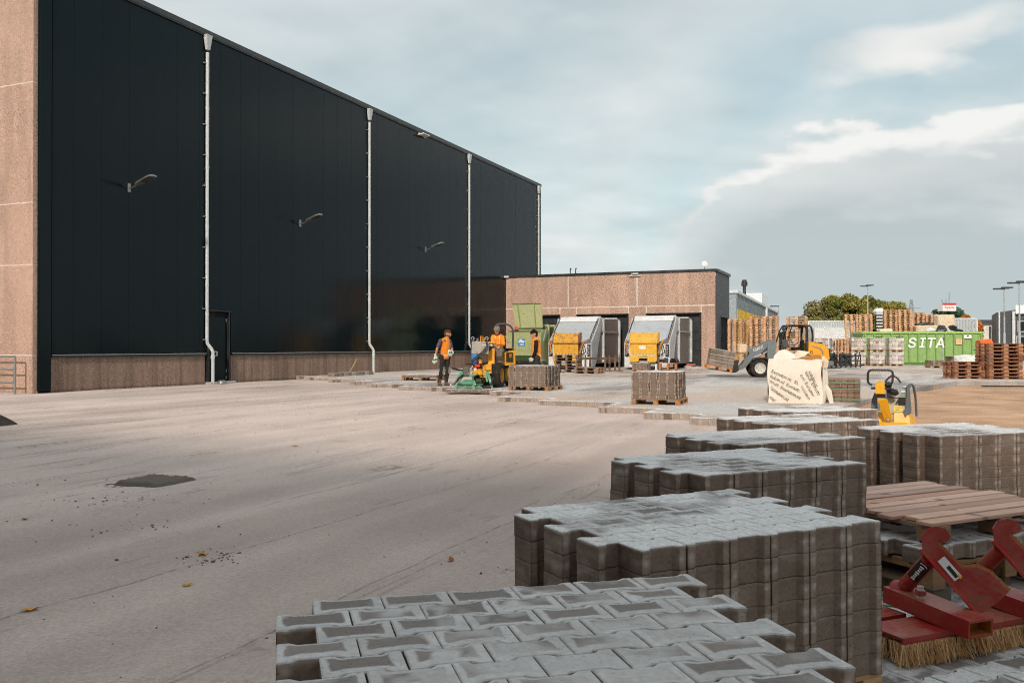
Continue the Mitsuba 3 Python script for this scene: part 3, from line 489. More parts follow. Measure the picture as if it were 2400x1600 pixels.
# --- two grey press containers with yellow bin lifts, docked in the doors
def press(x0, x1, yf, yb, label, rust, T=BUILD):
    t = thing('press_container', label, 'waste container', 'grey press containers with yellow lifts'); lg, dg_, wh = hx('c3c7c9'), hx('5b6063'), hx('dcdedd'); W = x1 - x0
    prof = [(0, .16), (0, 1.48), (.75, 2.05), (1.45, 2.62), (1.62, 2.88), (yb - yf, 2.98), (yb - yf, .3), (.9, .3), (.55, .16)]
    m = MB(hx('585c5e'), .75); m.prism(prof, W - .12, (x0 + .06, yf, 0), (0, 1, 0), (0, 0, 1)); part(t, 'body', m, 'rusty_paint', T)
    for xx, lab in ((x0, 'a'), (x1 - .07, 'b')):   # pale cheek plates down both sides of the slope
        m = MB(hx('b4b8ba'), .5); m.prism([(-.03, .14), (-.03, 1.5), (.72, 2.09), (1.42, 2.68), (1.56, 2.95), (1.86, 2.95), (1.95, 2.6), (1.25, 1.3), (.95, .5), (.6, .14)], .07, (xx, yf, 0), (0, 1, 0), (0, 0, 1)); part(t, 'cheek_plate', m, 'paint', T)
    m = MB(wh, .3); m.box(((x0 + x1) / 2, yf + 1.62, 2.80), (W - .3, .4, .26), rot=rotx(.75), ch=.02); part(t, 'top_flap', m, 'paint', T)
    m = MB(hx('aeb5ba'), .3); m.flat([(x0 + .1, yf + .12, 1.66), (x1 - .55, yf + .02, 1.55), (x1 - .12, yf + .35, 1.83), (x1 - .12, yf + 1.42, 2.70), (x0 + .1, yf + 1.42, 2.70)], [(0, 1, 2, 3, 4)]); m.flat([(x0 + .1, yf + .12, 1.60), (x1 - .55, yf + .02, 1.49), (x1 - .12, yf + .35, 1.77), (x1 - .12, yf + 1.42, 2.64), (x0 + .1, yf + 1.42, 2.64)], [(4, 3, 2, 1, 0)]); part(t, 'lid', m, 'paint', T)
    m = MB(hx('1f2122')); m.bar((x1 - .16, yf + .28, 1.80), (x1 - .16, yf + 1.5, 2.78), .05, .05); m.bar((x0 + .1, yf + .6, 2.08), (x0 + .1, yf + 1.5, 2.78), .05, .05); m.box((x1 - .2, yf + 1.58, 2.87), (.16, .1, .06)); m.box((x0 + .22, yf + 1.58, 2.87), (.16, .1, .06)); part(t, 'lid_seal', m, 'paint', T)
    for yy in (yf + 2.2, yb - .12):
        m = MB(hx('b9bdbc'), .45); wd = .16 if yy > yf + 3 else .06
        m.box((x1 + .0, yy, 1.62), (.14, wd, 2.5)); m.box((x1 - .12, yy, 2.93), (.28, wd, .12), rot=roty(.5)); m.box(((x0 + x1) / 2, yy, 3.02), (W - .3, wd, .1)); m.box((x0, yy, 1.62), (.14, wd, 2.5)); part(t, 'rib', m, 'paint', T)
    m = MB(hx('8b8f90'), .6); m.box((x1 - .01, (yf + yb) / 2 + .6, 2.15), (.07, 3.7, .1)); part(t, 'side_rail', m, 'paint', T)
    for xx in (x0 + .3, x1 - .3): part(t, 'front_panel', MB(wh, .35).box((xx, yf - .05, .78), (.52, .06, 1.30), ch=.012), 'paint', T)
    for xx in (x0 + .17, x1 - .13):
        k = part(t, 'sign_plate', MB(hx('26282b'), .1).box((xx, yf - .09, 1.06), (.19, .02, .68)), 'paint', T)
        for q in range(5): part(k, 'letter', MB(hx('c8cac9'), .05).box((xx - .01 + .012 * (q % 2), yf - .103, 1.28 - q * .1), (.06, .008, .055 - .012 * (q % 3))), 'paint', T)
    m = MB(hx('2d2f30'), .4); m.box(((x0 + x1) / 2, yf + .25, .22), (W - .4, .6, .3)); part(t, 'underframe', m, 'paint', T)
    for xx in (x0 + .72, x1 - .72): part(t, 'foot', MB(wh, .4).box((xx, yf - .18, .17), (.1, .12, .34)).box((xx, yf - .18, .015), (.2, .2, .03)), 'paint', T)
    m = MB(hx('b9bcbd'), .4); m.box(((x0 + x1) / 2, yf - .12, .35), (W - 1.55, .06, .28)); part(t, 'apron', m, 'paint', T)
    # yellow lift
    cx, w = x0 + 1.18, 1.48; yl = hx('eab53a' if rust < .5 else 'e0a52c'); L = part(t, 'bin_lift', MB(yl, rust).box((cx, yf - .34, 1.14), (w, .06, .62), ch=.01), 'rusty_paint', T)
    arc = [(yf - .42 + .42 * (1 - math.cos(a)), 1.48 + .58 * math.sin(a)) for a in np.linspace(0, 1.45, 9)]
    m = MB(yl, rust + .15)
    for (ya, za), (yb_, zb) in zip(arc[:-1], arc[1:]): m.flat([(cx - w / 2, ya, za), (cx + w / 2, ya, za), (cx + w / 2, yb_, zb), (cx - w / 2, yb_, zb), (cx - w / 2, ya + .04, za - .02), (cx + w / 2, ya + .04, za - .02), (cx + w / 2, yb_ + .04, zb - .02), (cx - w / 2, yb_ + .04, zb - .02)], [(0, 1, 2, 3), (7, 6, 5, 4)])
    part(L, 'hopper', m, 'rusty_paint', T)
    for sx in (-1, 1):
        part(L, 'cheek', MB(yl if rust < .5 else hx('8a4a1c'), rust + .2).prism([(yf - .45, 1.45), (yf - .4, 1.9), (yf - .1, 2.1), (yf + .15, 2.08), (yf + .1, 1.5)], .04, (cx + sx * (w / 2 + .03), 0, 0), (0, 1, 0), (0, 0, 1), mid=True), 'rusty_paint', T)
        m = MB(hx('d58a2a'), .5); m.bar((cx + sx * (w / 2 + .1), yf - .42, .9), (cx + sx * (w / 2 + .3), yf - .2, 1.6), .06, .06); part(L, 'arm', m, 'paint', T)
    m = MB(hx('8f8a80'), .5); m.box((cx, yf - .38, 1.46), (w + .06, .1, .05), hx('6b3a1c') if rust > .5 else hx('d0952a')); m.box((cx, yf - .40, .80), (w, .08, .09), hx('c9c7c0'))
    for q in range(7): m.lathe([(0, .03), (.02, .03), (.03, 0)], (cx - w * .38 + q * w * .127, yf - .44, .85), (0, 0, 1), n=8, col=BLK)
    part(L, 'comb_bar', m, 'paint', T)
    m = MB(yl, rust)
    for sx in (-1, 1): m.prism([(-.26, .28), (.26, .28), (.26, 0), (.14, -.06), (-.2, -.06), (-.26, 0)], .08, (cx + sx * w * .34, yf - .36, .5), (1, 0, 0), (0, 0, 1))
    m.box((cx, yf - .33, .70), (w, .07, .12)); part(L, 'bumper', m, 'rusty_paint', T)
    if rust < .5: part(L, 'notice', MB(hx('ece6da'), .02).box((cx - .05, yf - .378, 1.24), (.36, .006, .2)), 'paint', T)
    m = MB(BLK); m.tube([(cx + w / 2 + .2, yf - .2, 1.5), (cx + w / 2 + .38, yf - .35, 1.3), (cx + w / 2 + .45, yf - .38, 1.0), (cx + w / 2 + .25, yf - .3, .8)], .022); m.tube([(cx + w / 2 + .1, yf - .15, 1.45), (cx + w / 2 + .3, yf - .4, 1.2), (cx + w / 2 + .34, yf - .4, .95), (cx + w / 2 + .15, yf - .3, .75)], .02); part(L, 'hose', m, 'paint', T)
    return t
P_OFF = T4().translate([0, 0, PZ])
press(5.45, 8.05, 28.85, 34.5, 'grey press container with rust-streaked yellow bin lift in the middle dock', .8, BUILD @ P_OFF)
press(9.93, 12.5, 28.95, 34.6, 'grey press container with cleaner yellow bin lift and white notice in the right dock', .3, BUILD @ P_OFF)
# --- olive press container with the raised lid
T = BUILD @ P_OFF; ol, ol2 = hx('a2a877'), hx('2f4426')
t = thing('olive_container', 'olive green waste press with its big lid standing open', 'waste container')
m = MB(ol, .45); m.prism([(0, .5), (0, 2.1), (.35, 2.28), (1.2, 2.28), (1.2, .2), (.4, .2)], 1.9, (3.25, 28.4, 0), (0, 1, 0), (0, 0, 1)); part(t, 'hopper', m, 'rusty_paint', T)
m = MB(hx('5c6a44'), .55); m.box((4.15, 32.2, 1.32), (1.85, 5.2, 2.35), ch=.06); part(t, 'body', m, 'rusty_paint', T)
for k in range(5):
    m = MB(hx('aab184'), .35); y = 29.75 + k * 1.05; m.box((5.1, y, 1.32), (.12, .1, 2.45)); m.box((4.15, y, 2.54), (1.9, .1, .1)); part(t, 'rib', m, 'paint', T)
m = MB(ol, .4); lo, hi = np.array([(3.42, 28.75, 2.36), (5.12, 28.75, 2.38)]), np.array([(3.02, 29.15, 3.78), (4.88, 29.15, 3.78)])
m.flat([lo[0], lo[1], hi[1], hi[0], lo[0] + (0, .06, 0), lo[1] + (0, .06, 0), hi[1] + (0, .06, 0), hi[0] + (0, .06, 0)], [(0, 1, 2, 3), (7, 6, 5, 4), (0, 3, 7, 4), (1, 5, 6, 2), (3, 2, 6, 7), (0, 4, 5, 1)]); ld = part(t, 'lid', m, 'rusty_paint', T)
m = MB(hx('7f8c56'), .4)
for f in (.2, .76): m.bar(lo[0] * (1 - f) + lo[1] * f + (0, -.02, 0), hi[0] * (1 - f) + hi[1] * f + (0, -.02, 0), .07, .05, up=(0, 1, 0))
m.bar(hi[0] + (0, -.01, 0), hi[1] + (0, -.01, 0), .05, .06, hx('5b6440')); m.bar(lo[0] + (0, -.02, -.02), lo[1] + (0, -.02, -.02), .06, .08, hx('6a7550')); part(ld, 'stiffener', m, 'paint', T)
m = MB(hx('a8b07a'), .3); m.box((4.2, 28.38, 1.52), (1.86, .03, .03)); m.box((4.2, 28.38, 1.12), (1.86, .03, .03)); m.box((4.2, 28.38, 2.18), (1.9, .05, .06), hx('6a7550')); part(t, 'fold_line', m, 'paint', T)
m = MB(ol2, .4); m.box((4.2, 28.42, .62), (1.84, .06, .3)); m.box((4.2, 28.9, .3), (1.7, .9, .25), BLK); part(t, 'skirt', m, 'paint', T)
m = MB(ol, .4); m.prism([(28.45, 2.2), (28.45, 1.55), (28.45, 1.5), (29.0, 2.2)], .03, (3.05, 0, 0), (0, 1, 0), (0, 0, 1)); m.flat([(3.25, 28.42, 2.2), (3.25, 28.42, 1.55), (2.6, 28.42, 1.6)], [(0, 1, 2), (2, 1, 0)]); part(t, 'wing', m, 'paint', T)
m = MB(hx('3f86c0'), .02); m.box((3.95, 28.385, 1.52), (.42, .012, .42)); st = part(t, 'sticker', m, 'paint', T)
for c_, s_ in (((3.95, 28.377, 1.56), (.36, .006, .1)), ((3.9, 28.377, 1.67), (.18, .006, .06)), ((3.98, 28.377, 1.4), (.26, .006, .05))): part(st, 'print', MB(hx('dfe9f0'), .02).box(c_, s_), 'paint', T)
m = MB(hx('9aa0a0'), .3); m.bar((5.25, 28.5, 1.6), (5.25, 29.0, 2.3), .04, .04); m.box((5.2, 28.6, .5), (.12, .5, .1)); part(t, 'strut', m, 'paint', T)
# --- wheel loader seen from its left side, carrying a strapped pack (x along its length, nose to -x)
LT = place(10.36 + .02, 37.15, PZ, -6)
t = thing('wheel_loader', 'compact grey and yellow wheel loader carrying a paver pack on its forks', 'wheel loader')
def sx(zx): return (zx - 968) / 441
def sz(zy): return (1215 - zy) / 441
def spoly(pts): return [(sx(a), sz(b)) for a, b in pts]
SX, SZ = (1, 0, 0), (0, 0, 1)
for xx in (0, 1.75):
    for yy in (0, 1.05): wheel(t, (xx, yy, .38), .385, .30, LT, axis=(0, -1 if yy == 0 else 1, 0))
arm = [(585, 1050), (630, 1090), (720, 1040), (850, 880), (960, 800), (1110, 730), (1180, 690), (1270, 640), (1275, 545), (1210, 520), (1060, 570), (990, 625), (850, 690), (775, 655), (770, 735), (800, 775), (720, 900)]
for yy in (.25, .72): part(t, 'lift_arm', MB(hx('6a7579'), .4).prism(spoly(arm), .07, (0, yy, 0), SX, SZ), 'paint', LT)
for yy in (.18, .80): part(t, 'tower', MB(hx('6f7a7d'), .4).prism(spoly([(1140, 560), (1270, 540), (1285, 620), (1240, 870), (1120, 880), (1110, 720)]), .06, (0, yy, 0), SX, SZ), 'paint', LT)
m = MB(hx('b9bcbc'), .3); m.tube([(sx(880), .16, sz(850)), (sx(1110), .16, sz(745))], .025); m.tube([(sx(1010), .16, sz(790)), (sx(1160), .16, sz(640))], .035, BLK); m.tube([(sx(640), .3, sz(930)), (sx(700), .3, sz(850))], .03); part(t, 'ram', m, 'paint', LT)
ux = np.array((.93, 0, .36)); xo = 0
for ch_ in 'GIANT': part(t, 'letter', MB(hx('d8d8d4'), .05).text(ch_, .13, np.array((sx(868), .172, sz(748))) + ux * xo, ux, (-.36, 0, .93), depth=.006), 'paint', LT); xo += .05 if ch_ == 'I' else .105
m = MB(BLK, .3); m.prism(spoly([(470, 900), (480, 1130), (540, 1130), (600, 1090), (580, 1000), (600, 900), (560, 870)]), .9, (0, .98, 0), SX, SZ); part(t, 'carriage', m, 'paint', LT)
for yy in (.3, .75): part(t, 'fork', MB(BLK, .3).bar((sx(520), yy, sz(1130)), (sx(60), yy, sz(1062)), .1, .04), 'paint', LT)
m = MB(hx('3a3f41'), .4); m.box((sx(1350), .52, sz(930)), (2.3, .5, .36)); m.prism(spoly([(830, 880), (880, 850), (1080, 845), (1130, 880), (1115, 905), (1060, 870), (890, 875), (845, 905)]), .34, (0, .17, 0), SX, SZ, col=BLK); part(t, 'chassis', m, 'paint', LT)
hood = [(1850, 580), (1900, 565), (2080, 598), (2170, 650), (2205, 710), (2222, 885), (2160, 900), (1840, 790)]
h = part(t, 'hood', MB(hx('eba01f'), .15).prism(spoly(hood), .95, (0, .98, 0), SX, SZ), 'paint', LT)
m = MB(hx('7c7f7c'), .1); m.prism(spoly([(1895, 640), (1905, 628), (2060, 680), (2105, 730), (2115, 800), (2090, 790), (2080, 735), (2040, 695)]), .012, (0, .028, 0), SX, SZ); part(h, 'air_grille', m, 'paint', LT)
m = MB(hx('5a3a18'), .1); m.prism(spoly([(1872, 730), (1925, 730), (1925, 770), (1900, 790), (1872, 770)]), .01, (0, .03, 0), SX, SZ); m.prism(spoly([(1884, 742), (1913, 742), (1913, 765), (1900, 777), (1884, 765)]), .004, (0, .0175, 0), SX, SZ, col=hx('eba01f')); part(h, 'emblem', m, 'paint', LT)
m = MB(BLK, .3)
for k in range(6): m.box((sx(2226), .5, sz(700 + 30 * k)), (.1, .8, .04))
m.box((sx(2210), .5, sz(800)), (.1, .85, .5)); m.box((sx(2060), .4, sz(585)), (.25, .3, .08)); part(h, 'rear_grille', m, 'paint', LT)
m = MB(hx('6e7375'), .3); m.box((sx(2190), .5, sz(960)), (.5, .9, .2), ch=.03); part(t, 'counterweight', m, 'paint', LT)
fr = MB(hx('17191a'), .15)
for yy in (.02, .98):
    fr.tube([(sx(x), yy, sz(z)) for x, z in ((1320, 660), (1345, 560), (1410, 345), (1450, 285), (1500, 265), (1700, 262), (1880, 275))], .032); fr.tube([(sx(1475), yy, sz(520)), (sx(1505, ), yy, sz(400)), (sx(1550), yy, sz(275))], .026)
    fr.box((sx(1808), yy, sz(560)), (.085, .06, 1.0), ch=.01); fr.box((sx(1815), yy, sz(330)), (.1, .07, .3))
    fr.tube([(sx(1890), yy, sz(285)), (sx(1915), yy, sz(400)), (sx(1920), yy, sz(560))], .04)
for a, b in ((1450, 285), (1600, 262), (1880, 275)): fr.tube([(sx(a), .02, sz(b)), (sx(a), .98, sz(b))], .026)
fr.box((sx(1660), .5, sz(258)), (1.0, .9, .03)); part(t, 'roll_cage', fr, 'paint', LT)
m = MB(BLK, .2); m.box((sx(1690), .5, sz(690)), (.45, .5, .12), ch=.03); m.box((sx(1770), .5, sz(600)), (.10, .44, .34), ch=.03, rot=roty(.15)); part(t, 'seat', m, 'matte', LT)
m = MB(hx('43484b'), .2); m.box((sx(1450), .5, sz(600)), (.25, .4, .35), rot=roty(-.35), ch=.03); m.tube([(sx(1470), .5, sz(580)), (sx(1545), .5, sz(520))], .025); m.lathe([(.17, -.012), (.185, 0), (.17, .012), (.155, 0), (.17, -.012)], (sx(1550), .5, sz(516)), (.75, 0, .6), n=20, col=BLK); m.tube([(sx(1600), .25, sz(640)), (sx(1690), .25, sz(560))], .02, BLK); m.box((sx(1400), .1, sz(320)), (.08, .1, .14), BLK); part(t, 'console', m, 'paint', LT)
m = MB(hx('d9c2a0'), .15); m.box((sx(690), .6, sz(690)), (.38, .5, .4), ch=.06)
for k in range(5): m.box((sx(640 + k * 25), .345, sz(690)), (.025, .012, .3))
part(t, 'tool_box', m, 'paint', LT, label='cream ribbed box over the loader forks')
m = MB(hx('b08a5a'), .3); m.box((sx(545), .5, sz(850)), (.16, .9, .22)); part(t, 'packing_board', m, 'wood_mat', LT)
beacon(t, (sx(1835), .5, sz(245)), LT, .045)
PK = LT @ T4().translate([sx(465), .02, sz(1125)]).rotate([0, 1, 0], 10) 
solo('wooden_pallet', pallet_mesh(1.05, 1.0, .13, hx('d98a3a')), 'wood_mat', 'orange wooden pallet tilted on the loader forks', 'pallet', PK @ T4().translate([-1.05, 0, 0]))
t = thing('paver_pack', 'strapped pack of pavers tilted on the loader forks', 'paver pack')
m = MB(hx('8d7d70'), .35); rq = random.Random(4)
for i in range(4):
    for k in range(5): m.box((-1.0 + .255 * i + .125, .5, .14 + .14 * k + .068), (.247, .96, .132), hx(rq.choice(['85766a', '8f8074', '94857a', '7c6e63'])), ch=.006)
part(t, 'pavers', m, 'matte', PK, kind='stuff')
m = MB(hx('a9b2a0'), .1); m.box((-.49, .5, .36), (1.045, 1.0, .022)); m.box((-.49, .5, .60), (1.045, 1.0, .022)); part(t, 'strap', m, 'paint', PK); part(t, 'top_sheet', MB(hx('a9a8a0'), .3).box((-.49, .5, .85), (1.06, 1.0, .04), ch=.015), 'matte', PK)
# --- the paving machine with its hydraulic clamp (local x right, y away from the camera)
MT = place(-.97, 28.0, PZ, 0)
t = thing('paving_machine', 'yellow paver laying machine with green clamp in front of its seated driver', 'paving machine')
def mx(zx): return (zx - 1000) / 582
def mz(zy): return (1316 - zy) / 582
wheel(t, (mx(1300), .1, .375), .385, .34, MT, axis=(.97, -.25, 0), rim='d7a12a')
wheel(t, (mx(985), -.05, .375), .385, .30, MT, axis=(-.97, .25, 0), rim='d7a12a')
wheel(t, (mx(1560), 1.0, .375), .385, .34, MT, axis=(.9, .43, 0), rim='d7a12a')
wheel(t, (mx(1120), 1.5, .375), .385, .32, MT, axis=(-.9, -.43, 0), rim='d7a12a')
yl = hx('e9a41f')
m = MB(yl, .3); m.hull([(mx(a), y, mz(b)) for a, b in ((1010, 900), (1190, 890), (1010, 1060), (1190, 1060)) for y in (-.3, .5)]); m.hull([(mx(a), y, mz(b)) for a, b in ((1130, 700), (1200, 600), (1245, 610), (1240, 900), (1120, 900)) for y in (.0, .55)]); part(t, 'front_chassis', m, 'paint', MT)
m = MB(yl, .25); m.hull([(mx(a), y, mz(b)) for a, b, y in ((1350, 700, .75), (1450, 690, .62), (1620, 640, .75), (1630, 900, .75), (1440, 930, .62), (1360, 800, .8), (1390, 650, 1.9), (1620, 640, 1.9), (1630, 900, 1.9), (1390, 900, 1.9))]); h = part(t, 'rear_hood', m, 'paint', MT)
m = MB(hx('2a2622'), .1); m.box((mx(1518), .605, mz(765)), (.22, .02, .3), rot=rotz(.25)); part(h, 'air_grille', m, 'paint', MT)
m = MB(hx('a6671c'), .05); m.prism([(-.04, .07), (.04, .07), (.04, -.04), (0, -.08), (-.04, -.04)], .012, (mx(1535), .6, mz(740)), (.97, .25, 0), (0, 0, 1), mid=True); part(h, 'emblem', m, 'paint', MT)
m = MB(BLK, .2); m.box((mx(1520), 1.2, mz(625)), (.3, .4, .08), ch=.03); m.box((mx(1330), .95, mz(650)), (.42, .4, .12), ch=.03); m.box((mx(1330), 1.22, mz(520)), (.4, .1, .5), ch=.04); part(t, 'seat', m, 'matte', MT)
m = MB(hx('4b5254'), .15); m.tube([(mx(1258), .55, mz(190)), (mx(1290), .6, mz(160)), (mx(1340), .66, mz(147)), (mx(1460), .8, mz(147)), (mx(1530), .88, mz(175)), (mx(1575), .92, mz(240)), (mx(1585), .95, mz(330)), (mx(1580), .98, mz(620))], .034, n=10); m.tube([(mx(1258), .55, mz(190)), (mx(1240), 1.5, mz(260)), (mx(1235), 1.6, mz(620))], .034, n=10); part(t, 'roll_bar', m, 'paint', MT)
m = MB(BLK); m.tube([(mx(1585), .95, mz(270)), (mx(1655), .95, mz(275))], .014); part(t, 'beacon_arm', m, 'paint', MT); beacon(t, (mx(1655), .95, mz(250)), MT, .055)
m = MB(hx('a8a296'), .6); m.box((mx(985), -.28, mz(592)), (.55, .34, .40), rot=roty(.03), ch=.02); tk = part(t, 'oil_tank', m, 'paint', MT)
m = MB(hx('8c867b'), .4); m.bar((mx(850), -.455, mz(590)), (mx(940), -.455, mz(690)), .02, .01, up=(0, 1, 0)); m.bar((mx(1090), -.455, mz(560)), (mx(1000), -.455, mz(690)), .02, .01, up=(0, 1, 0)); m.box((mx(1060), -.452, mz(540)), (.13, .012, .03), hx('dcdcd8')); part(tk, 'seam', m, 'paint', MT)
m = MB(hx('c9ccc9'), .1)
for a in (850, 1105): m.tube([(mx(a) + .045 * math.sin(q), -.28, mz(470) + .04 + .045 * (1 - math.cos(q))) for q in np.linspace(.3, 5.9, 14)], .01)
part(tk, 'lifting_eye', m, 'metal', MT)
part(t, 'support_post', MB(hx('2b3033')).box((mx(832), -.27, mz(690)), (.05, .36, .78)), 'paint', MT); part(t, 'lever', MB(hx('2b3033')).tube([(mx(1205), .2, mz(620)), (mx(1190), .1, mz(500))], .02), 'paint', MT)
part(t, 'blue_box', MB(hx('2f7fc4'), .2).box((mx(880), -.3, mz(755)), (.2, .3, .19), ch=.015).box((mx(880), -.32, mz(855)), (.14, .2, .12)), 'paint', MT)
m = MB(hx('c77a1e'), .2)
for a, zt, c in ((990, 375, 'd9a02a'), (1025, 380, 'b0641f'), (1050, 410, 'd9a02a'), (925, 420, '8d9194'), (950, 400, '2a2a2a')): m.bar((mx(a), -.15, mz(480)), (mx(a) + .01, -.15, mz(zt)), .03, .05, hx(c), up=(0, 1, 0))
part(t, 'valve_levers', m, 'paint', MT)
m = MB(yl, .3); m.tube([(mx(1130), .2, mz(500)), (mx(1180), .1, mz(490)), (mx(1250), .15, mz(505))], .03); m.box((mx(1175), .05, mz(545)), (.09, .06, .07), hx('e8e8e4')); part(t, 'control_arm', m, 'paint', MT)
m = MB(hx('1b1c1e'))
for pts, r in (([(1105, 480), (1110, 560), (1060, 640), (960, 720), (870, 790), (830, 870)], .018), ([(1120, 490), (1125, 580), (1075, 660), (970, 740), (880, 820), (850, 880)], .018), ([(850, 880), (900, 800), (980, 760), (1040, 800)], .014), ([(960, 1000), (980, 950), (1010, 960), (1010, 1020), (1040, 1010)], .014), ([(1000, 1060), (1030, 1010), (1065, 1040), (1060, 1090), (1030, 1100)], .014), ([(880, 900), (850, 960), (880, 1010), (940, 1000)], .014), ([(720, 880), (840, 885), (880, 900)], .02), ([(520, 960), (600, 985), (700, 1000)], .025), ([(980, 1130), (990, 1080), (960, 1040)], .012), ([(1050, 1190), (1100, 1150), (1180, 1150), (1210, 1190)], .02), ([(1075, 1000), (1180, 1000)], .018), ([(900, 790), (1000, 780), (1040, 860), (1000, 900)], .014)): m.tube([(mx(a), -.5 - .25 * k / len(pts), mz(b)) for k, (a, b) in enumerate(pts)], r)
part(t, 'hose', m, 'paint', MT)
m = MB(hx('c43a1c'), .2); m.box((mx(940), -.5, mz(915)), (.17, .12, .09), ch=.01); m.box((mx(900), -.5, mz(935)), (.08, .1, .1)); m.box((mx(1000), -.45, mz(830)), (.12, .1, .16), hx('d9952a')); m.lathe([(0, .03), (.05, .03), (.05, -.03), (0, -.03)], (mx(905), -.56, mz(985)), (0, 1, 0), n=12, col=hx('c9c9c9')); m.lathe([(.04, .02), (.06, .02), (.06, -.02), (.04, -.02)], (mx(970), -.52, mz(1000)), (0, 1, 0), n=12, col=yl); part(t, 'valve_block', m, 'paint', MT)
m = MB(yl, .3); m.bar((mx(1010), -.2, mz(1000)), (mx(940), -.75, mz(1040)), .3, .12); m.box((mx(1045), -.5, mz(1060)), (.2, .3, .22)); part(t, 'front_arm', m, 'paint', MT)
gm, gd = hx('5f9376'), hx('1c4d30'); CY = -1.45
m = MB(gm, .35)
for yy, zz in ((-.3, 1268), (.3, 1235)): m.box((mx(820), CY + yy, mz(zz)), (.78, .05, .05), ch=.008)
for xx in (640, 760, 880, 1000): m.bar((mx(xx), CY - .3, mz(1262)), (mx(xx), CY + .32, mz(1232)), .04, .05)
m.hull([(mx(a), CY + y, mz(b)) for a, b, y in ((700, 1180, -.05), (930, 1180, -.05), (690, 1225, -.12), (950, 1225, -.12), (730, 1150, .25), (900, 1150, .25), (700, 1220, .3), (940, 1220, .3))]); part(t, 'clamp_frame', m, 'paint', MT)
part(t, 'tie_plate', MB(gd, .3).box((mx(815), CY - .16, mz(1238)), (.66, .03, .07)).box((mx(980), CY + .2, mz(1160)), (.16, .1, .1)), 'paint', MT)
part(t, 'lift_yoke', MB(gm, .35).tube([(mx(800), CY + .1, mz(1040)), (mx(835), CY, mz(1068)), (mx(880), CY - .02, mz(1075)), (mx(930), CY, mz(1068)), (mx(965), CY + .1, mz(1040))], .026).bar((mx(880), CY, mz(1075)), (mx(880), CY + .1, mz(1165)), .06, .06, up=(0, 1, 0)), 'paint', MT)
for sg, a0, a1, a2 in ((-1, 690, 600, 590), (1, 1130, 1180, 1215)):
    m = MB(gm, .35); m.bar((mx(a0), CY + .3, mz(1010)), (mx(a1), CY + .1, mz(1160)), .09, .05, up=(0, 1, 0)); m.bar((mx(a1), CY + .1, mz(1150)), (mx(a2), CY, mz(1300)), .06, .06, up=(0, 1, 0)); part(t, 'clamp_arm', m, 'paint', MT)
    part(t, 'clamp_link', MB(hx('6b9c80'), .35).bar((mx(a0) - sg * .07, CY + .33, mz(1030)), (mx(a1) - sg * .08, CY + .12, mz(1190)), .05, .05, up=(0, 1, 0)), 'paint', MT)
for a in (600, 905): part(t, 'pusher', MB(hx('76a28a'), .3).box((mx(a), CY - .37, mz(1285)), (.065, .05, .2), ch=.01).tube([(mx(a), CY - .36, mz(1235)), (mx(a) + .02, CY - .28, mz(1205)), (mx(a) + .04, CY - .1, mz(1200))], .03), 'paint', MT)
m = MB(hx('232323'), .3); m.bar((mx(520), CY + .2, mz(955)), (mx(640), CY + .3, mz(985)), .05, .05); m.tube([(mx(570), CY, mz(1230)), (mx(640), CY + .1, mz(1120)), (mx(700), CY + .2, mz(1070))], .035); m.tube([(mx(1190), CY, mz(1250)), (mx(1240), CY + .1, mz(1120))], .035); m.box((mx(1130), CY + .1, mz(1290)), (.25, .3, .1)); m.box((mx(760), CY + .3, mz(1010)), (.2, .2, .3), hx('5d5752'), ch=.03); part(t, 'clamp_ram', m, 'paint', MT)
m = MB(hx('d8d8d4'), .1); m.ball((mx(502), CY - .1, mz(1237)), .03); m.ball((mx(930), CY - .3, mz(1222)), .028); m.tube([(mx(450), CY - .42, mz(1318)), (mx(1100), CY - .42, mz(1318))], .022, hx('7fa58c')); part(t, 'roller', m, 'paint', MT)
# the course of stones hanging in the clamp
t = thing('paver_layer', 'flat layer of pavers held just off the sand by the green clamp', 'pavers')
LB = place(mx(440) - .97, 28 + CY - .5, 0, 0)
for j in range(6):
    for i in range(8):
        if 0 < i < 7 and 0 < j < 5 and False: continue
        part(t, 'paver', paver_dict(RP.choice([1, 2, 11, 12])), 'paver_mat', LB @ T4().translate([.1 + LN * i + (.05 if j % 2 else -.02), .07 + PITCH * j, .045 + RP.uniform(0, .004)]).rotate([0, 0, 1], RP.uniform(-1, 1)))
# --- packs of pavers standing on the new paving
def far_stack(a, b, deg, label, nA=5, nB=8, layers=7, plabel=None, T=None, z=PZ, col=None):
    t = thing('paver_stack', label, 'paver stack', 'paver stacks standing on the new paving'); base = (T or BUILD) @ place(a, b, z + .13, deg)
    V, F, NN, U, k = [], [], [], [], 0
    for L in range(layers):
        for j in range(nB):
            for i in range(nA):
                if L < layers - 1 and 0 < i < nA - 1 and 0 < j < nB - 1: continue
                v, f, n_, u = paver_arrays(RP.choice([11, 12, 13]) + (20 if L < layers - 1 else 0)); v = v + (.1 + LN * i + (.05 if j % 2 else 0) + RP.uniform(-.012, .012), .07 + PITCH * j, L * PT)
                V.append(v); F.append(f + k); NN.append(n_); U.append(u); k += len(v)
    scene[t + '__pavers'] = {'type': 'ply', 'filename': meshkit.write_ply((np.vstack(V), np.vstack(F)), False, np.vstack(U), None, normals=np.vstack(NN)), 'face_normals': False, 'bsdf': ref('paver_mat'), 'to_world': base}; labels[t + '__pavers'] = {'kind': 'stuff'}
    solo('wooden_pallet', pallet_mesh(nA * LN + .08, nB * PITCH + .02, .13, hx('a67850')), 'wood_mat', plabel or 'wooden pallet under ' + label.split(',')[0], 'pallet', (T or BUILD) @ place(a, b, z, deg))
far_stack(13.28, 4.95, -2, 'paver stack right of the paving machine, in front of the black-haired worker', nA=6, nB=9)
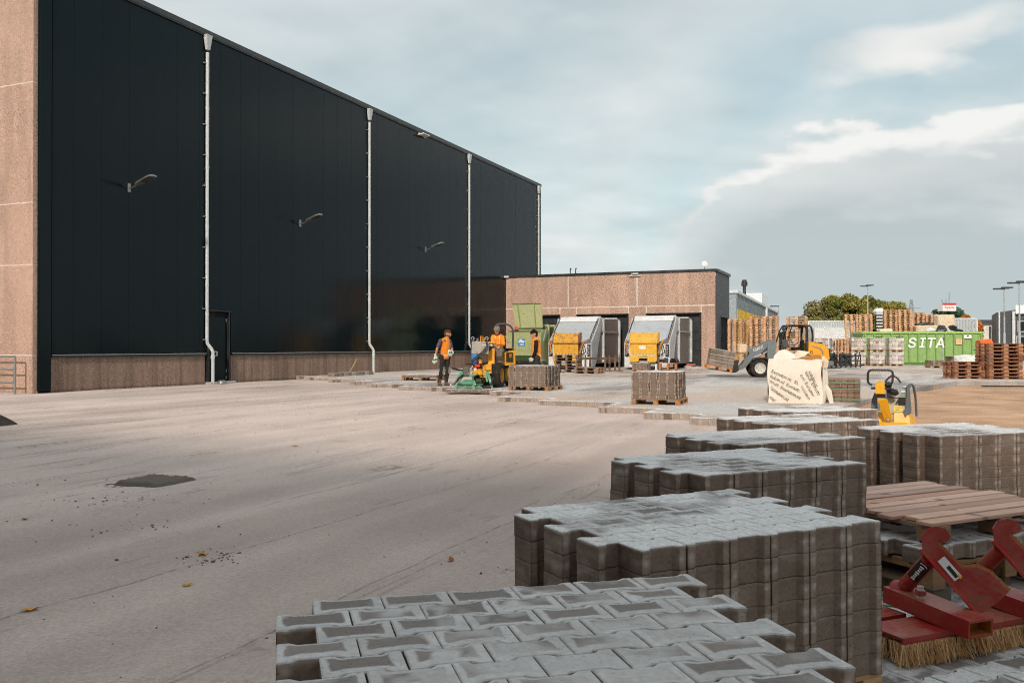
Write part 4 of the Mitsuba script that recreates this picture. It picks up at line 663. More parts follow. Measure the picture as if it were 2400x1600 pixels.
far_stack(18.35, .1, 3, 'paver stack standing alone in the middle of the new paving', nA=5, nB=9)
far_stack(6.6, 10.2, 12, 'single low layer of pavers behind the left worker', nA=7, nB=9, layers=1)
far_stack(11.55, 24.7, 0, 'small low paver pack in front of the right press container', nA=4, nB=4, layers=4)
# a strapped pack behind the last stacks of the row
def strapped(x, y, deg, z, label, w, dp, hgt, nx, nz, cols, straps, T=None, strapc='9fae98', group=None, kind='paver pack', pal=True, plab=None):
    t = thing('paver_pack', label, kind, group); base = (T or place()) @ place(x, y, z, deg); m = MB(hx(cols[0]), .3); bw, bh = w / nx, hgt / nz; nd = max(1, int(round(dp / bw))); q = random.Random(int(x * 100) % 997)
    for i in range(nx):
        for k in range(nz):
            for j in range(nd):
                if 0 < i < nx - 1 and 0 < j < nd - 1 and k < nz - 1: continue
                m.box((bw * (i + .5) + q.uniform(-.004, .004), dp / nd * (j + .5) + q.uniform(-.004, .004), (.13 if pal else 0) + bh * (k + .5)), (bw - .008, dp / nd - .008, bh - .006), hx(q.choice(cols), q.uniform(.85, 1.1)), ch=.006)
    part(t, 'pavers', m, 'matte', base, kind='stuff')
    for zz in straps: part(t, 'strap', MB(hx(strapc), .1).box((w / 2, dp / 2, (.13 if pal else 0) + zz), (w + .012, dp + .012, .022)), 'paint', base)
    if pal:
        pm_ = pallet_mesh(w, dp, .13)
        solo('wooden_pallet', pm_, 'wood_mat', 'pallet under ' + (plab or label), 'pallet', base)
    return t
strapped(7.10, 20.75, -20, PZ, 'green-strapped brown paver pack between the paper sack and the plate compactor', .98, 1.0, .52, 7, 5, ['83695c', '8d7466', '7a6256'], (.06, .30, .44), strapc='5f9a6d', pal=False)
# --- loose pallets by the press containers
ORD = ['topmost', 'second from top', 'third from top', 'fourth from top', 'fifth from top', 'sixth from top', 'seventh from top', 'eighth from top', 'ninth from top', 'tenth from top'] + [f'{w} from top' for w in 'eleventh twelfth thirteenth fourteenth fifteenth sixteenth seventeenth eighteenth nineteenth twentieth twenty-first twenty-second twenty-third twenty-fourth'.split()]
def lone_pallet(label, T, w=1.2, d=.8, col=None, grime=.6): solo('wooden_pallet', pallet_mesh(w, d, .144, col, grime=grime, deck=5), 'wood_mat', label, 'pallet', T)
for k in range(6): lone_pallet(ORD[5 - k] + ' of six weathered pallets stacked in front of the rusty yellow lift', BUILD @ place(8.15 + RP.uniform(-.03, .03), 22.6, PZ + .146 * k, RP.uniform(-2, 2)), col=hx('8d6f58')); labels[list(labels)[-1]]['group'] = 'weathered pallets stacked before the rusty lift'
for k in range(2): lone_pallet(('lower', 'upper')[k] + ' weathered pallet of the pair on the paving between the press containers', BUILD @ place(9.75, 21.0, PZ + .146 * k, -8 + 3 * k), col=hx('a08068')); labels[list(labels)[-1]]['group'] = 'pair of weathered pallets between the press containers'
for k in range(3): lone_pallet(('bottom', 'middle', 'top')[k] + ' pallet of the small stack beside the right dock door', BUILD @ place(12.75, 25.4, PZ + .146 * k, 10), w=.9, col=hx('c08050')); labels[list(labels)[-1]]['group'] = 'small pallet stack beside the right dock'
m = MB(hx('26262a'), .2); q = random.Random(9)
for k in range(5): m.hull([(12.9 + .18 * k + q.uniform(-.2, .2), 25.7 + q.uniform(-.3, .3), PZ + .44 + q.uniform(0, .3)) for _ in range(9)])
m.hull([(13.3 + q.uniform(-.1, .1), 25.6 + q.uniform(-.2, .2), PZ + .5 + q.uniform(0, .3)) for _ in range(8)], hx('cfd0d0')); solo('plastic_sheet', m, 'paint', 'crumpled black plastic on the small pallet stack beside the right dock', 'plastic sheet', BUILD)
t = thing('steel_trestle', 'rusty low steel trestle between the two press containers', 'trestle'); m = MB(hx('5c4636'), .6)
m.bar((8.35, 26.4, .75), (10.2, 26.4, .75), .08, .1); m.bar((8.35, 27.2, .75), (10.2, 27.2, .75), .08, .1); part(t, 'beam', m, 'rusty_paint', BUILD)
for xx in (8.5, 9.6, 10.15):
    for yy in (26.4, 27.2): part(t, 'post', MB(hx('6a5a4c'), .6).box((xx, yy, .44), (.09, .09, .68)).box((xx, yy, .86), (.05, .05, .14)), 'rusty_paint', BUILD)
m = MB(hx('8a5a3c'), .6)
for k in range(5): m.bar((9.0 + .1 * k, 24.0 + .2 * k, PZ + .03), (10.6 + .1 * k, 24.3 + .16 * k, PZ + .03), .12, .05, hx(RP.choice(['8a5a3c', '9a6a48', '7a4a34'])))
solo('board_pile', m, 'wood_mat', 'loose reddish boards lying between the press containers', 'boards', BUILD)
t = thing('loose_blocks', 'few pale blocks lying at the right corner of the low building', 'blocks'); m = MB(hx('c9b9ae'), .2)
for x, y, s_ in ((13.2, 30.6, .3), (13.75, 30.3, .26), (13.5, 30.0, .2)): m.box((x, y, PZ + s_ * .35), (s_ * 1.4, s_, s_ * .7), ch=.01, rot=rotz(x))
m.box((13.3, 30.6, PZ + .27), (.44, .3, .1), hx('b06a5a')); part(t, 'blocks', m, 'matte', BUILD, kind='stuff')
t = thing('board_stack', 'low line of stones and a stick by the second downspout', 'stones'); m = MB(hx('9d8d80'), .3)
for k in range(9): m.box((1.6 + .02 * (k % 3), 13.0 + .34 * k, PZ + .08), (.35, .3, .16), hx(RP.choice(['9d8d80', '8a7a6e', 'a89a8c'])), ch=.01)
part(t, 'stones', m, 'matte', BUILD, kind='stuff'); part(t, 'stick', MB(hx('b09a70')).bar((1.6, 14.2, PZ + .1), (1.75, 14.6, PZ + .75), .03, .03), 'matte', BUILD)
# --- paper sack of jointing sand
ST_ = BUILD @ place(21.05, 1.95, PZ, -1)
t = thing('paper_sack', 'big printed beige paper sack standing on the paving beside the loader', 'sack')
SW, SD, SH = 1.17, 1.1, 1.0
def sackface(fn, nu, nv, col, m):
    P = np.array([[fn(i / nu, j / nv) for i in range(nu + 1)] for j in range(nv + 1)], float); w = nu + 1; f = []
    for j in range(nv):
        for i in range(nu): q = j * w + i; f += [(q, q + 1, q + w + 1), (q, q + w + 1, q + w)]
    v = P.reshape(-1, 3); tri = trimesh.Trimesh(v, f, process=False); nr = np.array(tri.vertex_normals); m.raw(v, f, nr, col)
def bulge(u, v, s): return .05 * math.sin(PI * u) * math.sin(PI * v) + .05 * (float(meshkit.fbm(np.array([u * 4, v * 4, s]), 3, 2)) - .5) + .03 * (abs(float(meshkit.noise(np.array([u * 3 + 2 * v, v * 2.5 - u, s + 3]), 5)) - .5))
bg = hx('ebe0d0'); m = MB(bg, .12)
sackface(lambda u, v: (SW * u + .02 * math.sin(7 * v), -bulge(u, v, 1), SH * v), 28, 26, bg, m)
sackface(lambda u, v: (SW + bulge(u, v, 5) * 1.3, SD * u, SH * v), 20, 20, bg, m)
sackface(lambda u, v: (SW * (1 - u), SD + bulge(u, v, 9), SH * v), 12, 12, bg, m)
sackface(lambda u, v: (-bulge(u, v, 12), SD * (1 - u), SH * v), 12, 12, bg, m)
sackface(lambda u, v: (SW * u, SD * v, SH - .05 - .06 * math.sin(PI * u) * math.sin(PI * v)), 12, 12, bg, m); part(t, 'body', m, 'matte', ST_)
q = random.Random(12)
def flap(pts, col, inner):
    m = MB(col, .1); p = np.array(pts, float); n = len(p); c = p.mean(0) + (0, 0, .02); tri = [(i, (i + 1) % n, n) for i in range(n)]
    m.flat(np.vstack([p, c]), tri, col); m.flat(np.vstack([p, c]) + (0, .006, -.006), [t_[::-1] for t_ in tri], inner); return m
inn = hx('a8773c')
part(t, 'flap', flap([(.1, .1, 1.0), (.42, .0, .99), (.62, .1, 1.02), (.52, .35, 1.12), (.3, .55, 1.22), (.18, .5, 1.19), (.1, .3, 1.08)], bg, inn), 'matte', ST_)
part(t, 'flap', flap([(.42, .4, 1.0), (.62, .05, 1.0), (.78, .1, 1.06), (.86, .5, 1.16), (.6, .6, 1.2)], hx('e0d0b6'), inn), 'matte', ST_)
part(t, 'flap', flap([(.62, .0, 1.0), (.72, .02, 1.02), (1.0, .15, 1.1), (1.12, .2, 1.09), (1.17, .05, .99), (.95, -.03, .99)], inn, bg), 'matte', ST_)
part(t, 'flap', flap([(1.14, .0, .98), (1.18, .0, .80), (1.27, .3, .82), (1.27, .5, .96), (1.18, .4, 1.06), (1.1, .2, 1.05)], hx('dccbb0'), inn), 'matte', ST_)
part(t, 'flap', flap([(1.19, .2, .38), (1.25, .35, .42), (1.34, .4, .28), (1.38, .4, .0), (1.3, .3, .0), (1.24, .25, .22)], bg, inn), 'matte', ST_)
m = MB(hx('3a3833'), .0)
for bx_, bz, an, sc, s_ in ((.06, .70, -25, .068, 'Excluton.nl   Excluton.nl'), (.0, .60, -27, .07, 'cluton.nl  Excluton.nl'), (.0, .49, -30, .07, 'ton.nl  Excluton.nl'), (.02, .33, -36, .07, 'Excluton.nl'), (.6, .56, -60, .064, 'n.nl  Excluton'), (.70, .64, -61, .064, 'o.nl  Excluton'), (.80, .70, -61, .064, 'ton.nl  Excluton'), (.88, .72, -66, .06, 'xcluton.nl'), (.02, .12, -40, .07, 'cluton')):
    tm_ = meshkit.text_mesh(s_, sc, .002, True); v = np.array(tm_.vertices); a = math.radians(an)
    x = bx_ + v[:, 0] * math.cos(a) - v[:, 1] * math.sin(a); z = bz + v[:, 0] * math.sin(a) + v[:, 1] * math.cos(a); fan = (x + .3 * z < .80) if an > -50 else (x + .3 * z > .83); keep = np.all(((x > .03) & (x < SW - .05) & (z > .03) & fan)[tm_.faces], axis=1)
    y = np.array([-bulge(min(max(u / SW, 0), 1), min(max(w / SH, 0), 1), 1) for u, w in zip(x, z)]) - .004 - v[:, 2]
    f = tm_.faces[keep]; m.raw(np.stack([x, y, z], 1), f, np.tile((0, -1.0, 0), (len(v), 1)))
part(t, 'lettering', m, 'matte', ST_, kind='stuff')
# --- plate compactor
CT = place(5.57, 13.0, 0, -23.2)
t = thing('plate_compactor', 'yellow and grey plate compactor with raised handle', 'plate compactor')
def cx_(zx): return (zx - 600) / 1792
def cz_(zy): return 1.39 - (zy + 538) / 1792
def cpoly(p): return [(cx_(a), cz_(b)) for a, b in p]
m = MB(hx('232120'), .2)
def rounded(pts, r=.05, n=5):
    out = []; p = np.array(pts, float)
    for i in range(len(p)):
        a, b, c = p[i - 1] if i else p[0], p[i], p[i + 1] if i < len(p) - 1 else p[-1]
        if 0 < i < len(p) - 1:
            u = (a - b) / np.linalg.norm(a - b); w = (c - b) / np.linalg.norm(c - b)
            for k in range(n + 1): s_ = k / n; out.append((1 - s_) ** 2 * (b + u * r) + 2 * s_ * (1 - s_) * b + s_ ** 2 * (b + w * r))
        else: out.append(b)
    return out
m.tube(rounded([(cx_(130), -.45, cz_(440)), (cx_(25), -.45, cz_(420)), (cx_(35), -.45, cz_(60)), (cx_(620), -.45, cz_(60)), (cx_(610), -.45, cz_(420)), (cx_(480), -.45, cz_(430))], .06), .0165, n=10); part(t, 'handle', m, 'paint', CT)
yc = hx('e8a81c'); m = MB(yc, .15); m.prism([(-.06, 0), (-.06, .13), (-.03, .18), (.03, .18), (.06, .13), (.06, 0)], .11, (cx_(318), -.48, cz_(660)), (1, 0, 0), (0, 0, 1), mid=True); part(t, 'drawbar_head', m, 'paint', CT)
part(t, 'collar', MB(BLK).box((cx_(345), -.43, cz_(715)), (.115, .11, .055), ch=.01).box((cx_(330), -.4, cz_(530)), (.26, .05, .03)), 'paint', CT)
m = MB(yc, .15); m.hull([(cx_(a), y, cz_(b)) for a, b, y in ((275, 790, -.46), (480, 790, -.46), (500, 830, -.40), (270, 860, -.46), (430, 1390, -.25), (610, 1390, -.25), (600, 1290, -.2), (380, 1180, -.25))]); ab_ = part(t, 'drawbar', m, 'paint', CT)
part(ab_, 'bolt', MB(hx('5d4a2a')).lathe([(0, .03), (.03, .03), (.034, 0)], (cx_(508), -.265, cz_(1345)), (0, -1, .2), n=8), 'metal', CT)
m = MB(hx('5d6468'), .25); m.hull([(cx_(a), y, cz_(b)) for a, b, y in ((440, 450, -.05), (960, 440, -.05), (940, 790, -.1), (480, 780, -.1), (440, 440, .35), (960, 440, .35), (940, 800, .35), (440, 800, .35))]); hd = part(t, 'hood', m, 'paint', CT)
for c_, s_, h_ in (((cx_(870), -.095, cz_(625)), (.055, .01, .03), 'e4e0d0'), ((cx_(865), -.1, cz_(725)), (.055, .012, .03), '8fa070'), ((cx_(900), -.088, cz_(505)), (.035, .01, .02), 'e4e0d0')): part(hd, 'label_plate', MB(hx(h_), .05).box(c_, s_), 'paint', CT)
m = MB(hx('171918'), .1); m.ball((cx_(510), -.3, cz_(450)), .05); m.lathe([(.0, .0), (.045, .01), (.05, .06), (.045, .12), (.02, .15), (0, .15)], (cx_(500), -.3, cz_(590)), (.9, -.3, -.25), n=14); m.tube([(cx_(500), -.3, cz_(450)), (cx_(540), -.28, cz_(540)), (cx_(500), -.3, cz_(600))], .028); part(t, 'throttle', m, 'paint', CT); part(t, 'air_filter', MB(hx('171918'), .1).box((cx_(840), -.08, cz_(870)), (.09, .08, .1)), 'paint', CT); part(t, 'lever', MB(hx('171918'), .1).tube([(cx_(700), -.12, cz_(930)), (cx_(760), -.1, cz_(850))], .014), 'paint', CT)
m = MB(hx('3c2f2a'), .2); m.tube(rounded([(cx_(430), .1, cz_(420)), (cx_(520), .1, cz_(240)), (cx_(700), .1, cz_(225)), (cx_(810), .1, cz_(420))], .08), .014); part(t, 'exhaust_guard', m, 'paint', CT)
m = MB(hx('5a6469'), .3); m.prism(cpoly([(930, 1080), (950, 460), (1020, 410), (1100, 420), (1060, 470), (1020, 560), (1040, 830), (1060, 1060), (1050, 1180), (950, 1200), (940, 1265), (905, 1265), (890, 1190), (870, 1100)]), .05, (0, -.12, 0), SX, SZ); m.tube(rounded([(cx_(1060), -.1, cz_(440)), (cx_(1110), -.05, cz_(470)), (cx_(1165), .1, cz_(800)), (cx_(1190), .2, cz_(1290))], .05), .018); part(t, 'guard_frame', m, 'paint', CT); m = MB(hx('5a6469'), .3); m.prism(cpoly([(90, 1160), (100, 880), (180, 660), (240, 670), (250, 990), (265, 1170), (230, 1190), (215, 1250), (180, 1250), (170, 1180)]), .05, (0, -.14, 0), SX, SZ); part(t, 'guard_frame', m, 'paint', CT)
m = MB(hx('b7b2a4'), .3); m.box((cx_(680), .1, cz_(1000)), (.30, .34, .26), ch=.02); m.box((cx_(320), .02, cz_(1020)), (.09, .1, .14), hx('c4d4cf'), ch=.02); eng = part(t, 'engine', m, 'paint', CT)
m = MB(hx('e6cf6a'), .03); m.box((cx_(740), -.08, cz_(1075)), (.12, .01, .085)); m.box((cx_(720), -.086, cz_(1105)), (.05, .006, .012), hx('8a9a4a')); m.box((cx_(740), -.086, cz_(1050)), (.08, .006, .008), hx('b89a3a')); part(eng, 'sticker', m, 'paint', CT)
m = MB(yc, .25); m.hull([(cx_(a), y, cz_(b)) for a, b, y in ((650, 1180, -.12), (1000, 1180, -.12), (1180, 1350, .2), (1200, 1700, .2), (640, 1700, -.2), (1050, 1700, -.2), (640, 1180, .4), (1150, 1350, .4))]); m.hull([(cx_(a), y, cz_(b)) for a, b, y in ((130, 1180, -.1), (400, 1180, -.1), (440, 1700, -.2), (100, 1700, -.2), (130, 1200, .4), (400, 1200, .4), (420, 1700, .4), (100, 1700, .4))]); m.box((cx_(520), .1, cz_(1600)), (.5, .7, .2)); m.box((cx_(620), .1, .02), (.62, .9, .04), ch=.015); part(t, 'base_plate', m, 'paint', CT)
# ------------------------------------------------------------------ tall stacks of orange pallets: every pallet a thing
PAL = {}
def pal_dict(kind):
    if kind not in PAL:
        q = random.Random(kind); L, W, h = (1.2, .8, .144); m = MB(hx('c98a4e'), .25); c = lambda: hx(q.choice(['d4ab86', 'c69872', 'dab692', 'ba8e6a', 'd0a47e']), q.uniform(.85, 1.1))
        if kind >= 10: c = lambda: hx(q.choice(['8d5c42', '9c694c', 'ad7d5c', '7c523e', 'b98a68']), q.uniform(.8, 1.1))
        for y in np.linspace(.06, W - .06, 5): m.box((L / 2, y, h - .011), (L, .12, .022), c())
        for x in (.07, L / 2, L - .07):
            m.box((x, W / 2, h - .033), (.13, W, .022), c())
            for y in (.07, W / 2, W - .07): m.box((x, y, .06), (.16, .17, .078), c())
        for y in (.06, W / 2, W - .06): m.box((L / 2, y, .011), (L, .10, .022), c())
        PAL[kind] = m.bake()
    return PAL[kind]
RQ = random.Random(31)
def pallet_stack(x, y, deg, z, n, label, group, kinds=(1, 2, 3, 4), pitch=.146, lean=(0, 0), sc=1.0):
    for k in range(n):
        key = thing('wooden_pallet', ORD[n - 1 - k] + ' ' + label, 'pallet', group)
        scene[key] = {**pal_dict(RQ.choice(kinds)), 'bsdf': ref('wood_mat'), 'to_world': place(x + lean[0] * k + RQ.uniform(-.012, .012), y + lean[1] * k + RQ.uniform(-.012, .012), z + k * pitch, deg + RQ.uniform(-.8, .8)) @ T4().scale([sc, sc, pitch / .146])}
YL = 52.0
def ux_(u, y): return (u - 1200) / 2080 * y
# end-on stacks: the 0.8 m end faces the camera, the long side runs away
def endon(u, y, n, label, group, z=PZ, deg=-19, **k): pallet_stack(ux_(u, y), y, deg + 90, z, n, label, group, **k)
endon(1739, YL, 20, 'pallet of the tall orange stack right of the low building', 'first tall orange pallet stack behind the loader')
endon(1790.5, YL, 21, 'pallet of the left twin orange stack above the loader arm', 'second tall orange pallet stack behind the loader')
endon(1823.5, YL - .4, 21, 'pallet of the right twin orange stack above the loader arm', 'third tall orange pallet stack behind the loader')
pallet_stack(ux_(1843, 53.2), 53.2, -21, PZ, 21, 'pallet of the orange stack behind the loader roll cage', 'fourth tall orange pallet stack behind the loader')
endon(1770, YL + 2.2, 20, 'pallet of the half hidden stack behind the twin stacks', 'rear orange pallet stack behind the loader')
G2 = 'pallet stacks rising behind the green container'
for u, y, n, ln, lb in ((2015, 66, 22, .004, 'pallet of the leftmost leaning stack behind the green container'), (2048, 66, 22, .004, 'pallet of the second leaning stack behind the green container'), (2106, 66.5, 24, .002, 'pallet of the stack just right of the white vent tower'),
        (2140, 66, 24, .002, 'pallet of the tallest stack behind the green container'), (2168, 71, 24, 0, 'pallet of the shorter far stack right of the tallest one'), (2200, 71, 23, 0, 'pallet of the far stack left of the sign tower')):
    endon(u, y, n, lb, lb.replace('pallet of', 'pallets of'), pitch=.168, lean=(ln * -1.2, 0), sc=1.15)
pallet_stack(17.62, 35.3, 6, .06, 5, 'pallet of the low red-brown stack beside the soil', 'low red-brown pallet stack on the right', kinds=(11, 12, 13), pitch=.146)
pallet_stack(18.78, 34.9, 4, .06, 10, 'pallet of the tall red-brown stack at the right edge', 'tall red-brown pallet stack at the right edge', kinds=(11, 12, 13), pitch=.146, sc=1.15)
# white-strapped packs two high in front of the container
GB = ['b9ada4', 'c4b8ae', 'a8998f', 'cfc6be']
for k, (u, y, lb) in enumerate(((1951, 59.5, 'first'), (1996, 59, 'second'), (2040, 59, 'third'), (2085, 59, 'fourth'))):
    for lv in (0, 1):
        strapped(ux_(u, y), y, -8, PZ + lv * .93, f'white-strapped paver pack, {"lower" if lv == 0 else "upper"} one in {lb} column before the green container', .93, .9, .78, 5, 4, GB, (.12, .40, .66, .77), strapc='eceeee', plab=f'{"lower" if lv == 0 else "upper"} white-strapped pack in {lb} column before the green container', group='white-strapped packs before the green container')
for k, (u, y) in enumerate(((1850, 57), (1905, 58.5))):
    strapped(ux_(u, y), y, -8, PZ + .93, f'grey paver pack seen {"through the roll cage" if k == 0 else "over the yellow hood"} of the loader', 1.0, 1.0, .78, 5, 4, GB, (.2, .6), strapc='dfe2e2'); strapped(ux_(u, y), y, -8, PZ, f'lower grey paver pack behind the loader, {"left" if k == 0 else "right"} one', 1.0, 1.0, .78, 5, 4, GB, (.2, .6), strapc='dfe2e2')
strapped(ux_(2181, 53), 53, -8, PZ, 'dark paver pack standing before the letters of the green container', 1.15, 1.0, .34, 8, 2, ['8b7d72', '7d6d62', '9a8c80'], ())
strapped(ux_(2230, 50), 50, -8, PZ, 'dark paver pack between the green container and the white bag', 1.05, 1.0, .6, 6, 4, ['6d5f56', '796a60', '62554c'], ())
# thin posts of pallets standing on edge between the packs
for u, w_ in ((1974, 'left'), (1990, 'right')): pallet_stack(ux_(u, 58.6), 58.6, 70, PZ, 12, f'small pallet of the {w_} narrow stack between strapped packs', f'{w_} narrow pallet stack between the strapped packs', pitch=.15, sc=.55)
# --- the green skip container
CX, CY2 = ux_(2022, 62.5), 62.5; CTT = place(CX, CY2, PZ, -4)
t = thing('skip_container', 'long bright green skip container with white capital letters', 'container'); gr = hx('8cb068'); CL, CH = 8.25, 2.28
m = MB(gr, .3); m.box((CL / 2, 1.2, CH / 2 + .05), (CL - .1, 2.3, CH - .15)); part(t, 'body', m, 'paint', CTT)
for k in range(14): m = MB(hx('7da05a'), .45); m.box((.18 + k * (CL - .36) / 13, -.0, CH / 2), (.09, .12, CH - .1)); part(t, 'rib', m, 'rusty_paint', CTT)
m = MB(hx('98c06a'), .35); m.box((CL / 2, .02, CH - .02), (CL + .1, .2, .16), ch=.02); m.box((CL / 2, 2.38, CH - .02), (CL + .1, .14, .16)); m.box((.0, 1.2, CH - .02), (.14, 2.3, .16)); m.box((CL, 1.2, CH - .02), (.14, 2.3, .16)); m.box((CL / 2, .0, .1), (CL, .14, .18), hx('4c7a2c')); part(t, 'rim', m, 'rusty_paint', CTT)
m = MB(hx('3d6a26'), .3); m.box((2.55, -.01, 1.0), (.5, .06, 2.0)); m.box((1.15, -.01, 1.0), (.5, .06, 2.0)); part(t, 'dark_bay', m, 'paint', CTT)
m = MB(hx('eef0ea'), .04); xs_ = [3.02, 3.80, 4.28, 4.92]
for ch_, xx in zip('SITA', xs_): part(t, 'letter', MB(hx('eef0ea'), .04).text(ch_, .66, (xx, -.075, 1.22), (1, 0, 0), (.18, 0, 1), depth=.012, bold=True), 'paint', CTT)
m = MB(hx('e8b58a'), .05); m.box((6.55, -.075, 1.62), (.42, .02, .38)); m.lathe([(.07, .012), (.09, .012), (.09, 0)], (6.55, -.08, 1.64), (0, -1, 0), n=16, col=hx('7d9a3c')); part(t, 'notice', m, 'paint', CTT)
m = MB(hx('f0e6dc'), .05); m.box((7.15, -.075, 1.98), (.5, .02, .26)); m.box((7.15, -.088, 2.02), (.14, .006, .1), hx('5a5a5a')); part(t, 'notice', m, 'paint', CTT)
part(t, 'latch', MB(hx('c9ccc4')).box((5.45, -.09, 1.1), (.04, .04, 2.0)).box((5.5, -.1, 1.85), (.14, .05, .1), hx('4b5a3a')), 'paint', CTT)
def rumple(c, r, n, seed, flat=.5):
    q = np.random.default_rng(seed); v = q.normal(size=(n, 3)); v /= np.linalg.norm(v, axis=1, keepdims=True); return np.array(c) + v * np.array(r) * q.uniform(.6, 1, (n, 1)) * (1, 1, flat)
for i, (x, z, r, c, lb) in enumerate(((5.1, 2.42, (.5, .5, .35), 'd8dadb', 'white plastic heap on the green container left of the black sheets'), (5.75, 2.5, (.45, .5, .5), '1f2224', 'black plastic sheet bunched on the green container'), (6.3, 2.45, (.4, .5, .6), 'cfd3d6', 'grey white plastic sheet between two black sheets'), (6.55, 2.6, (.45, .4, .35), '26292b', 'black sheet draped over the white plastic on the container'), (7.1, 2.4, (.5, .5, .45), '2a2d2f', 'rightmost black sheet on the green container'))):
    solo('plastic_sheet', MB(hx(c), .1).hull(rumple((x, 1.0, z), r, 16, i + 3, .8)), 'paint', lb, 'plastic sheet', CTT)
# bags and crates showing behind the container
def bag(u, v0_, v1_, y, w, lb, col, cat='bag'):
    z0 = EYE - (v1_ - 812) / 2080 * y; z1 = EYE - (v0_ - 812) / 2080 * y
    m = MB(hx(col), .15); m.box((0, .5, (z0 + z1) / 2), (w, 1.0, z1 - z0), ch=.08); t = thing('bulk_bag', lb, cat); part(t, 'body', m, 'matte', place(ux_(u, y), y, 0, -8)); return t, z0, z1
for u, a, b, y, w, lb, col in ((2174, 762, 812, 65.5, 1.5, 'cream bulk bag under a black cover behind the container', 'd9c4a6'), (2219, 737, 812, 69, 1.25, 'tall cream bulk bag below the sign tower', 'dcc9ae'), (2079, 770, 790, 64.5, .9, 'small cream bag between the leaning pallet stacks', 'e0cdb4'), (2018, 780, 812, 64.4, 1.0, 'cream block on the left end behind the container', 'd8c3a4')):
    tt, z0, z1 = bag(u, a, b, y, w, lb, col)
    if u == 2174: part(tt, 'cover', MB(hx('20272a'), .1).hull(rumple((0, .5, z1 + .05), (.85, .6, .22), 20, 77, .9)), 'paint', place(ux_(u, y), y, 0, -8))
m = MB(hx('dfe2e0'), .1); m.hull(rumple((0, .4, EYE + 1.32), (.9, .4, .2), 18, 5)); solo('white_roll', m, 'matte', 'white rolled sheet lying on the dark-covered bag', 'sheet', place(ux_(2172, 66), 66, 0, 0))
for (x0, y0, lb, s_) in ((22.2, 43.2, 'white big bag with green net beside the low pallet stack', .9), (23.2, 43.6, 'smaller white bag touching the tall red-brown pallet stack', .7)):
    solo('big_bag', MB(hx('d9dad6'), .15).hull(rumple((x0, y0, PZ + .62 * s_), (.85 * s_, .6, .62 * s_), 40, int(x0 * 10), .9)), 'matte', lb, 'bag')
solo('green_net', MB(hx('3f7a66'), .2).hull(rumple((22.7, 43.0, PZ + 1.12), (.5, .3, .14), 14, 8)), 'matte', 'green netting lying over the white big bag', 'net')
solo('orange_drum', MB(hx('d9631e'), .15).lathe([(0, .3), (.3, .3), (.3, -.3), (0, -.3)], (23.7, 44.5, PZ + 1.35), (1, 0, .1), n=16), 'paint', 'orange plastic drum above the white bags', 'drum')
m = MB(hx('22262a'), .2); q = random.Random(2)
for k in range(3):
    m.box((0, 0, .12 + .3 * k), (2.4, 1.0, .05)); 
for xx in np.linspace(-1.15, 1.15, 9): m.box((xx, -.48, .42), (.06, .05, .8)); m.box((xx, .48, .42), (.06, .05, .8))
for k in range(7): m.tube([(q.uniform(-1, 1), -.55, .1), (q.uniform(-1.2, 1.2), -.6, .95)], .03); m.box((q.uniform(-1, .6), 0, .5), (.4, .7, .7), hx(q.choice(['2a2e31', '3b4043', '15181a'])))
solo('attachment_rack', m, 'paint', 'black steel attachment rack standing behind the loader', 'rack', place(ux_(1966, 54), 54, PZ, -6))
solo('black_sheet', MB(hx('191b1d')).hull([(ux_(1935, 52), 52, PZ + .01), (ux_(1972, 52.4), 52.4, PZ + .02), (ux_(1975, 53), 53.2, PZ + .02), (ux_(1938, 53), 53, PZ + .06)]), 'matte', 'flat black mat on the paving behind the loader', 'mat')
# ------------------------------------------------------------------ background buildings
def bldg(name, label, cat='building'): return thing(name, label, cat)
W0 = place()
t = bldg('grey_hall', 'light grey corrugated hall with yellow band behind the low pink building'); GT = place(ux_(1726, 80), 80, 0, -20.5); gh = 6.25
m = MB(hx('9aa6ab'), .05); m.box((-2, 27, gh / 2), (4, 53.9, gh)); part(t, 'wall', m, 'matte', GT)
for k in range(44): part(t, 'cladding_rib', MB(hx('66747a'), .05).box((.03, .5 + k * 1.21, gh / 2 + .1), (.08, .7, gh - .4)), 'paint', GT)
m = MB(hx('c9a21c'), .1)
for k in range(18): m.box((.1, .6 + k * 1.21, 2.6), (.08, .8, 4.4))
part(t, 'yellow_band', m, 'paint', GT); m = MB(hx('cfd6d8'), .05); m.box((0, 27, gh + .1), (.3, 54.2, .25)); m.box((-2, 0, gh + .1), (4, .3, .25)); m.box((.1, 32, gh / 2), (.3, .9, gh)); part(t, 'trim', m, 'paint', GT)
m = MB(hx('dfe3e4'), .05); m.box((-2.2, 40, gh + 1.0), (3.0, 9, 2.0)); part(t, 'roof_box', m, 'paint', GT)
m = MB(hx('2a2e30')); m.lathe([(.16, 0), (.16, 1.1), (.3, 1.1), (.32, 1.45), (.2, 1.75), (0, 1.75)], (-.4, 11, gh + .2), n=14); part(t, 'roof_vent', m, 'paint', GT)
t = bldg('white_store', 'long white flat building behind the roll cage of the loader'); m = MB(hx('d4d7d6'), .15); m.box((0, 4, 1.65), (3.5, 8, 3.3)); part(t, 'wall', m, 'matte', place(ux_(1951, 90), 90, 0, -6))
